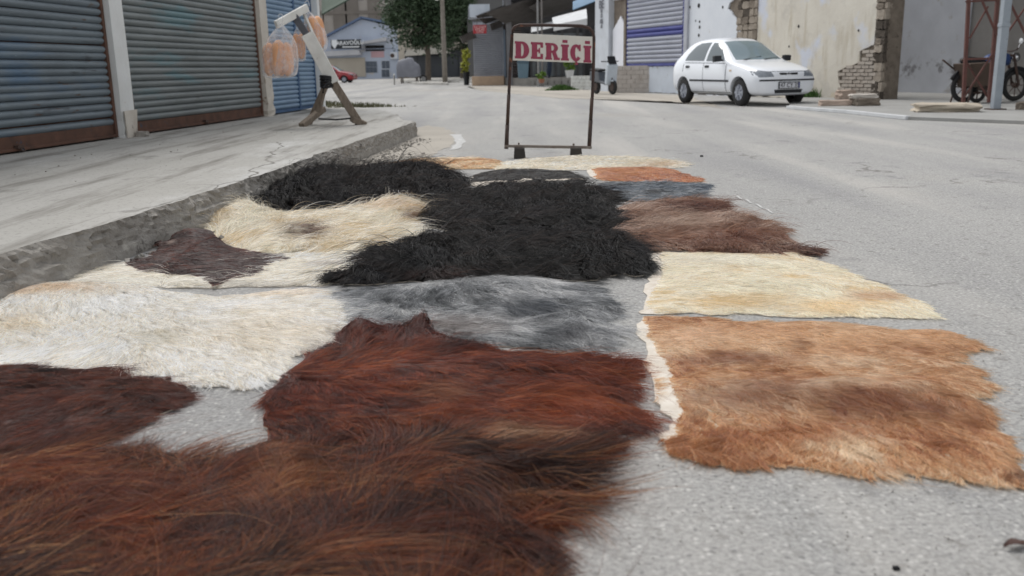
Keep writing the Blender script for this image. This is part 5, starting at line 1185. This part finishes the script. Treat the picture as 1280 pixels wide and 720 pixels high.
A0, A1 = D(664, 40, 46), D(694, 33, 46); B0, B1 = D(664, 33, 47), D(694, 26, 47)
mb.add([A0, A1, B1, B0, A0 + th, A1 + th, B1 + th, B0 + th], [(0, 1, 2, 3), (7, 6, 5, 4), (0, 4, 5, 1), (1, 5, 6, 2), (2, 6, 7, 3), (3, 7, 4, 0)]); mb.build('awning', MATS['awning_white'], shp, offset=sho)
A0, A1 = D(716, 12, 42), D(752, -2, 41); B0, B1 = D(716, 2, 43), D(752, -14, 42)
mb = MB().add([A0, A1, B1, B0, A0 + th, A1 + th, B1 + th, B0 + th], [(0, 1, 2, 3), (7, 6, 5, 4), (0, 4, 5, 1), (1, 5, 6, 2), (2, 6, 7, 3), (3, 7, 4, 0)]); mb.build('blue_sheet', M('blue_tarp', srgb(88, 126, 156), srgb(70, 104, 132), 2, .6), shp, offset=sho)
# poles, bin, plants, leaning board
def pole(label, x, y, Y, h, r, mat, cat='pole', name='support_pole'):
    b_ = D(x, y, Y); o = MB().lathe([(r * 1.25, 0), (r, .12), (r * .9, h * .5), (r * .8, h)], 10, 'Z').build(name, mat, smooth=False, loc=(b_.x, Y, 0)); return tag(o, label, cat)
m_pgrey = M('pole_grey', srgb(150, 150, 150), srgb(120, 120, 120), 4, .7)
pole('pale steel pole holding up the awnings beside the platform', 673, 99, 45, 4.6, .05, m_pgrey)
pole('dark steel pole beside the pale one under the awnings', 678, 99, 46, 4.8, .05, m_tind)
c_ = D(654, 92, 47); bn = thing('waste_bin', 'grey blue waste bin standing beside the kiosk', 'bin', (c_.x, 47, .4))
MB().prism([(-.24, 0), (.24, 0), (.29, .75), (-.29, .75)], -.25, .25).build('tub', M('bin_blue', srgb(108, 132, 146), srgb(92, 116, 130), 3, .6), bn, bevel=.03); MB().prism([(-.31, .76), (.31, .76), (.28, .86), (-.28, .86)], -.28, .28).build('lid', M('bin_lid', srgb(88, 110, 124), None, 1, .6), bn, bevel=.02)
c_ = D(687, 94, 46.5); lb = thing('folded_parasol', 'dark blue folded parasol leaning before the open shop', 'parasol', (c_.x, 46.5, .4))
MB().tube([(-.05, 0, 0), (-.02, .05, .3), (.02, .1, .8), (.08, .2, 1.7)], [.06, .13, .12, .03], 10).build('cloth', M('navy_cloth', srgb(46, 56, 74), srgb(38, 46, 62), 5, .8), lb, smooth=True); MB().tube([(-.1, -.05, 0), (.1, .25, 1.9)], .02, 8).build('shaft', m_pgrey, lb)

def leaves(n, rx, ry, rz, size, rs=None, clumps=40):
    """leaf-sized faces spread over clumps inside an ellipsoid"""
    r = rs or random; mb = MB(); cs = []
    for k in range(clumps):
        while True:
            p = Vector((r.uniform(-1, 1), r.uniform(-1, 1), r.uniform(-1, 1)))
            if .25 < p.length < 1: break
        cs.append((p, r.uniform(.16, .34)))
    for k in range(n):
        c, rad = r.choice(cs); q = c + Vector((r.gauss(0, 1), r.gauss(0, 1), r.gauss(0, .8))) * rad * .55
        q = Vector((q.x * rx, q.y * ry, q.z * rz)); s = size * r.uniform(.6, 1.4)
        u = Vector((r.gauss(0, 1), r.gauss(0, 1), r.gauss(0, .6))).normalized(); v = u.cross(Vector((r.gauss(0, 1), r.gauss(0, 1), r.gauss(0, 1)))).normalized()
        mb.add([q - u * s, q - v * s * .45, q + u * s, q + v * s * .45], [(0, 1, 2, 3)])
    return mb
m_leaf = M('leaf_dark', srgb(80, 98, 72), srgb(50, 66, 50), 1.2, .6, spec=.3, spots=[(srgb(96, 112, 78), 2.5, .6, .1)])
m_leafb = M('leaf_bright', srgb(120, 148, 66), srgb(90, 122, 52), 6, .6)
m_yel = M('yellow_leaf', srgb(186, 186, 78), srgb(150, 158, 66), 8, .6)
m_bark = M('bark', srgb(110, 100, 90), srgb(84, 76, 68), 5, .9, .01, 16)
def potted(label, x, y, Y, h, w, potm, leafm, n=260, z0=.4):
    b_ = D(x, y, Y); r = thing('potted_plant', label, 'plant', (b_.x, Y, z0))
    MB().lathe([(w * .55, 0), (w * .75, h * .35), (w * .8, h * .38), (w * .7, h * .38), (0, h * .36)], 16).build('pot', potm, r, smooth=False)
    o = leaves(n, w * 1.2, w * 1.0, h * .34, .09, clumps=14); o.build('foliage', leafm, r, loc=(0, 0, h * .68))
potted('leafy green plant in a white pot before the open shop', 712, 92, 46, .95, .3, M('white_pot', srgb(214, 214, 212), None, 1, .6), m_leafb)
potted('small green plant at the foot of the pale steel pole', 677, 100, 44, .5, .2, M('clay_pot', srgb(150, 104, 84), None, 1, .8), m_leafb, 160, .2)
potted('bushy bright yellow plant in a tall black pot beside the kiosk', 583, 97, 54, 2.0, .26, m_black, m_yel, 500, 0)

# ================================================================== the end of the street
# street lamp pole and tree
ub = G(556.5, 105)
up_ = thing('utility_pole', 'tall grey wooden utility pole standing before the tree', 'pole', (ub.x, ub.y, 0))
MB().lathe([(.17, 0), (.15, 2), (.13, 5), (.11, 9)], 12).build('shaft', M('grey_timber', srgb(142, 136, 128), srgb(118, 112, 104), 4, .9, .006, 20), up_, smooth=True)
MB().box((0, 0, 7.6), (1.6, .1, .1)).build('cross_arm', m_bark, up_)
for x in (-.7, 0, .7): MB().lathe([(.03, 0), (.06, .08), (.04, .16), (0, .18)], 10, 'Z', (x, 0, 7.65)).build('insulator', m_pgrey, up_)
MB().tube([(0, 0, 5.2), (-.25, -.05, 5.3)], .03, 6).lathe([(0, 5.12), (.13, 5.18), (.13, 5.3), (0, 5.42)], 12, 'Z', (-.32, -.05, 0)).build('lamp', M('lamp_white', srgb(220, 220, 220), None, 1, .4), up_)
def tree(label, base, h, crown, rr, n, lsize, seed, name='street_tree'):
    r_ = random.Random(seed); t_ = thing(name, label, 'tree', base)
    mb = MB(); mb.tube([(0, 0, 0), (.08, 0, h * .25), (-.05, .05, h * .5), (.1, 0, h * .8)], [.24, .19, .16, .06], 10)
    for k in range(9):
        a = r_.uniform(0, 6.28); z = h * r_.uniform(.32, .6); l = crown[0] * r_.uniform(.5, .85)
        mb.tube([(0, 0, z), (math.cos(a) * l * .5, math.sin(a) * l * .5, z + l * .35), (math.cos(a) * l, math.sin(a) * l, z + l * .75)], [.09, .06, .02], 7)
    mb.build('trunk', m_bark, t_)
    leaves(n, crown[0], crown[1], crown[2], lsize, r_, 90).build('crown', m_leaf, t_, loc=(0, 0, h * .62 + crown[2] * .25))
tb = G(533, 102); tby = 72.0; tx = D(535, 95, tby).x
tree('dense dark green street tree beyond the utility pole', (tx, tby, 0), 8.5, (3.3, 2.8, 3.6), 1, 26000, .13, 5)
tree('dark tree rising behind the kiosk roof', (D(578, 90, 84).x, 84, 0), 10, (3.6, 3.0, 5.2), 1, 16000, .17, 6)

# gabled house
HY = 108.0
hb_ = D(455, 97, HY); house = thing('gabled_house', 'pale blue gabled house with dark name sign and canopies', 'house', (hb_.x, HY, 0)); ho = Vector((hb_.x, HY, 0))
Hp = lambda x, y, dy=0: D(x, y, HY + dy) - ho
m_hblue = M('house_blue', srgb(196, 206, 222), srgb(176, 186, 204), .5, .9, spots=[(srgb(206, 200, 192), .5, .56, .1), (srgb(216, 170, 170), .35, .68, .06)])
m_hcream = M('house_cream', srgb(196, 190, 178), srgb(180, 172, 160), .5, .9)
poly = [(Hp(392, 97).x, 0), (Hp(499, 97).x, 0), (Hp(499, 33).x, Hp(499, 35).z), (Hp(452, 24).x, Hp(452, 24).z), (Hp(408, 47).x, Hp(408, 47).z), (Hp(392, 55).x, Hp(392, 55).z)]
MB().prism(poly, 0, 12).build('wall', m_hblue, house)
def slope(a, b, name):
    p, q = Hp(*a), Hp(*b); mb = MB().beam((p.x, 5.7, p.z + .1), (q.x, 5.7, q.z + .1), 12.6, .22); mb.build(name, M('roof_blue', srgb(104, 124, 156), srgb(88, 104, 132), .8, .7), house)
slope((452, 23), (503, 33), 'roof'); slope((390, 56), (452.5, 23), 'roof')
fbox(396, 72, 456, 97, HY - .12, .3).build('cream_front', m_hcream, house, offset=ho)
def canopy(x0, y0, x1, y1, out, name, mat): 
    a, b_ = Hp(x0, y1), Hp(x1, y0); MB().prism([(a.x, a.z), (b_.x, a.z + (.3 if name == 'x' else .0)), (b_.x, b_.z), (a.x, b_.z)], -out, 0).build(name, mat, house)
c1, c2 = Hp(398, 71), Hp(453, 62); mb = MB(); mb.prism([(c1.x, c1.z), (c2.x, c1.z + .1), (c2.x - .2, c2.z), (c1.x, c2.z - .2)], -1.6, 0); mb.build('canopy', M('canopy_pale', srgb(196, 198, 202), srgb(170, 172, 178), .8, .8), house)
c1, c2 = Hp(452, 56), Hp(484, 47); MB().prism([(c1.x, c1.z), (c2.x, c1.z + .35), (c2.x, c2.z), (c1.x, c2.z - .5)], -1.5, 0).build('canopy', MATS['canopy_pale'], house)
sn = fbox(414, 49, 451, 61.5, HY - 1.75, .15).build('name_sign', M('name_board', srgb(44, 48, 54), None, 1, .6), house, offset=ho)
c_ = Hp(435, 53.8, -1.75); inst('sign_lettering', text_mesh('MARAVOĞLU', .62, M('sign_white', srgb(226, 230, 234), None, 1, .6), .01, .012, .95), sn, (c_.x, -1.77, c_.z), (0, -.02, 0))
a, b_ = Hp(418, 59, -1.75), Hp(448, 59, -1.75); MB().box(((a.x + b_.x) / 2 + .5, -1.77, a.z - .0), (1.9, .03, .12)).build('sign_underline', MATS['sign_white'], sn)
a = Hp(418, 55, -1.75); MB().prism([(a.x - .3, a.z + .45), (a.x + .3, a.z + .45), (a.x + .3, a.z - .1), (a.x, a.z - .55), (a.x - .3, a.z - .1)], -1.79, -1.75).build('sign_emblem', MATS['sign_white'], sn)
fbox(457, 56.5, 480, 64, HY - .08, .2).build('upper_opening', m_dark, house, offset=ho)
fbox(464, 64, 480, 72, HY - .04, .2).build('pink_panel', M('pink_panel', srgb(206, 172, 178), srgb(190, 158, 166), .8, .9), house, offset=ho)
def window(x0, y0, x1, y1, nx, name='window', fm=None):
    w = fbox(x0, y0, x1, y1, HY - .06, .2).build(name, fm or M('win_frame', srgb(130, 138, 150), None, 1, .7), house, offset=ho)
    for i in range(nx):
        for j in range(2):
            fx0 = x0 + (x1 - x0) * (i + .08) / nx; fx1 = x0 + (x1 - x0) * (i + .92) / nx; fy0 = y0 + (y1 - y0) * (j + .06) / 2; fy1 = y0 + (y1 - y0) * (j + .94) / 2
            fbox(fx0, fy0, fx1, fy1, HY - .09, .1).build('pane', M('far_pane', srgb(92, 102, 116), srgb(74, 84, 98), .8, .2), w, offset=ho)
window(457.5, 76.5, 471, 91, 3)
window(477, 75.5, 487, 97, 2, 'door', M('door_frame', srgb(196, 204, 216), None, 1, .7))
ac = fbox(488, 65, 496.5, 74, HY - .5, .5).build('air_conditioner', M('ac_white', srgb(206, 212, 220), None, 1, .6), house, offset=ho, bevel=.04); p_ = Hp(490.5, 69.5, -.5); MB().lathe([(.24, -.53), (.2, -.51), (0, -.5)], 16, 'Y', (p_.x, 0, p_.z)).build('fan_grille', m_steel, ac)
p_ = Hp(489.5, 51); MB().lathe([(.18, -.05), (.16, 0), (0, .0)], 12, 'Y', (p_.x, 0, p_.z)).build('vent_hole', m_dark, house)
MB().tube([Hp(498, 40) + Vector((0, -.12, 0)), Hp(498, 96) + Vector((0, -.12, 0))], .08, 6).build('downpipe', M('pipe_blue', srgb(160, 176, 200), None, 1, .6), house)
MB().box((Hp(470, 61.5).x, -.05, Hp(470, 61).z), (Hp(499, 50).x - Hp(450, 50).x, .14, .1)).build('string_course', M('course', srgb(150, 160, 178), None, 1, .8), house)

# big grey building behind
BY = 150.0; bb = D(470, 90, BY); big = thing('concrete_building', 'tall grey beige concrete building behind the gabled house', 'building', (bb.x, BY, 0)); bo_ = Vector((bb.x, BY, 0))
m_bgrey = M('grey_concrete', srgb(172, 166, 160), srgb(152, 146, 140), .25, .9, spots=[(srgb(136, 128, 122), .5, .6, .1)])
fbox(330, -150, 640, 95, BY, 14).build('wall', m_bgrey, big, offset=bo_)
m_bdk = M('concrete_band', srgb(128, 122, 116), srgb(112, 106, 100), .6, .9)
for y in (13.5, -30, 55): fbox(330, y, 640, y + 2.2, BY - .3, .3).build('floor_band', m_bdk, big, offset=bo_)
for x in (421, 436, 464, 488, 520): fbox(x, -150, x + 2.4, 94, BY - .2, .2).build('column', MATS['concrete_band'], big, offset=bo_)
for x in (441, 470, 495):
    for y in (-18, 22): fbox(x, y, x + 12, y + 18, BY - .1, .1).build('window', M('far_pane', srgb(92, 102, 116), srgb(74, 84, 98), .8, .2), big, offset=bo_)
# dark green awning at the top left
aw = thing('green_awning', 'dark green canvas awning beyond the blue shutters', 'awning', (D(415, 10, 34).x, 34, D(415, 17, 34).z)); ao = Vector(aw.location)
mb = MB(); q = [D(402, 17.5, 33), D(437, -2, 33), D(437, -30, 36), D(402, -30, 36)]; mb.add(q + [v + Vector((0, .02, -.05)) for v in q], [(0, 1, 2, 3), (7, 6, 5, 4), (0, 4, 5, 1), (1, 5, 6, 2), (2, 6, 7, 3), (3, 7, 4, 0)])
mb.build('canvas', M('green_canvas', srgb(74, 88, 76), srgb(62, 76, 66), 2, .8), aw, offset=ao); MB().tube([D(404, 16, 33.2), D(404, 131, 33.2)], .03, 6).build('pole', m_steel, aw, offset=ao)

# cream building and dark shuttered shop under the tree
CY_ = 95.0; cb = D(540, 95, CY_); cre = thing('cream_building', 'cream building with dark shutters and pale awnings behind the tree', 'building', (cb.x, CY_, 0)); co = Vector((cb.x, CY_, 0))
fbox(499.5, 28, 600, 97, CY_, 8).build('wall', M('cream_far', srgb(202, 194, 182), srgb(184, 176, 164), .6, .9), cre, offset=co)
fbox(507, 62, 586, 97, CY_ - .3, .4).build('shutter_front', M('charcoal_front', srgb(72, 74, 78), srgb(60, 62, 66), .6, .8), cre, offset=co)
for x0, x1 in ((509, 521), (523, 533), (536, 555), (559, 572), (574, 585)): fbox(x0, 70, x1, 96.5, CY_ - .36, .1).build('shutter', M('charcoal_shutter', srgb(88, 92, 98), srgb(74, 78, 84), .9, .7), cre, offset=co)
for x0, y0, x1, y1, dy in ((505, 60, 532, 70, 1.8), (533, 57, 562, 68, 1.5), (520, 48, 540, 56, 1.2)):
    a, b_ = D(x0, y1, CY_ - dy) - co, D(x1, y0, CY_ - dy) - co; MB().prism([(a.x, a.z), (b_.x, a.z + .1), (b_.x - .3, b_.z), (a.x + .3, b_.z - .15)], -dy, -.32).build('awning', M('awning_cream', srgb(216, 212, 204), srgb(190, 186, 178), .7, .8), cre)
# tarpaulin covered cart
tb_ = G(512, 104); ct = thing('covered_cart', 'market cart covered with a grey tarpaulin beside the house', 'cart', (tb_.x, tb_.y, 0)); cyy = tb_.y
u = lambda x: D(x, 100, cyy).x - tb_.x
x0_, x1_ = u(497.5), u(525.5)
mb = MB(); nx = 16
for i in range(nx + 1):
    xx = x0_ + (x1_ - x0_) * i / nx; top = 1.55 + .22 * math.sin(i / nx * 3.0) + random.uniform(-.05, .05) - (.25 if i in (0, nx) else 0) - (.25 if i > 11 else 0)
    for (yy, zz) in ((-.62, .42 + random.uniform(-.04, .04)), (-.66 + random.uniform(-.03, .03), .9), (-.58, top - .12), (-.2, top), (.4, top - .02), (.6, top - .15), (.64, .45)): mb.v.append((xx, yy, zz))
for i in range(nx):
    for j in range(6): a = i * 7 + j; mb.f.append((a, a + 7, a + 8, a + 1)); mb.mi.append(0)
mb.f += [tuple(range(7)), tuple(range(nx * 7, nx * 7 + 7))[::-1]]; mb.mi += [0, 0]
mb.build('tarpaulin', M('grey_tarp', srgb(136, 138, 146), srgb(112, 114, 122), 1.6, .7, .02, 6), ct, smooth=True)
MB().box(((x0_ + x1_) / 2, 0, .4), (x1_ - x0_ - .1, 1.1, .08)).build('deck', m_wood, ct)
for x in (x0_ + .3, x1_ - .25):
    for y in (-.5, .5): MB().box((x, y, .18), (.08, .08, .36)).build('leg', m_steel, ct)
w = wheel_torus(.24, .045, 20, 8).build('wheel', m_tyre, ct, smooth=True, loc=(x1_ + .25, -.4, .28)); MB().lathe([(.0, -.04), (.17, -.03), (.17, .03), (0, .04)], 14, 'Y').build('hub', m_pgrey, w)
p_ = G(493, 106); bd = thing('a_frame_board', 'small pale folding board standing in front of the covered cart', 'board', (p_.x, p_.y, 0))
MB().beam((-.0, -.2, 0), (0, 0, .62), .5, .03, math.pi / 2).build('front_panel', m_wwood, bd); MB().beam((0, .25, 0), (0, .02, .62), .5, .03, math.pi / 2).build('rear_panel', m_wwood, bd)
# far pavement strip
for k, (pxs, z) in enumerate([([(520, 106), (560, 106.5), (560, 103), (600, 104), (640, 104), (640, 96), (500, 96), (500, 102)], .12)]):
    pts = [G(x, y) for x, y in pxs]; n = len(pts); mb = MB().add([(p.x, p.y, -.01) for p in pts] + [(p.x, p.y, z) for p in pts], [tuple(range(n, 2 * n))] + [(i, (i + 1) % n, (i + 1) % n + n, i + n) for i in range(n)])
    tag(mb.build('far_pavement', m_conc), kind='structure')
# closing row of dark roofs behind the shops on the right
bkY = 78.0; bk = D(690, 90, bkY); back = thing('grey_warehouse', 'long grey warehouse wall behind the shop roofs', 'building', (bk.x, bkY, 0)); bko = Vector((bk.x, bkY, 0))
fbox(586, -120, 900, 95, bkY, 10).build('wall', M('warehouse', srgb(112, 112, 112), srgb(96, 96, 96), .4, .9), back, offset=bko)
# leaf and clod on the near road
p_ = G(1270, 685); lf_ = MB(); 
for i in range(6):
    for j in range(3): lf_.v.append(((i - 2.5) * .012, (j - 1) * .013 * (1 - abs(i - 2.5) / 3.2), .004 + .006 * abs(j - 1) + .004 * math.sin(i)))
lf_.f = [(i * 3 + j, i * 3 + 3 + j, i * 3 + 4 + j, i * 3 + 1 + j) for i in range(5) for j in range(2)]; lf_.mi = [0] * 10
o = lf_.build('dry_leaf', M('dry_leaf', srgb(112, 88, 80), srgb(80, 62, 58), 30, .8), loc=(p_.x, p_.y, .002), rot=(0, 0, .3)); tag(o, 'curled dry brown leaf lying on the road near the tan hide', 'leaf')
sm = o.modifiers.new('so', 'SOLIDIFY'); sm.thickness = .0015
for x, y, s in ((1120, 712, .012), (877, 196, .03)):
    p_ = G(x, y); me = rough_rock((s, s * .7, s * .6), int(x)); me.materials.append(m_dark); o = bpy.data.objects.new('pebble', me); COL.objects.link(o); o.location = (p_.x, p_.y, s * .25)
    tag(o, 'dark pebble on the road in front of the tan hide' if y > 500 else 'dark pebble alone on the open road beyond the orange hide', 'pebble')
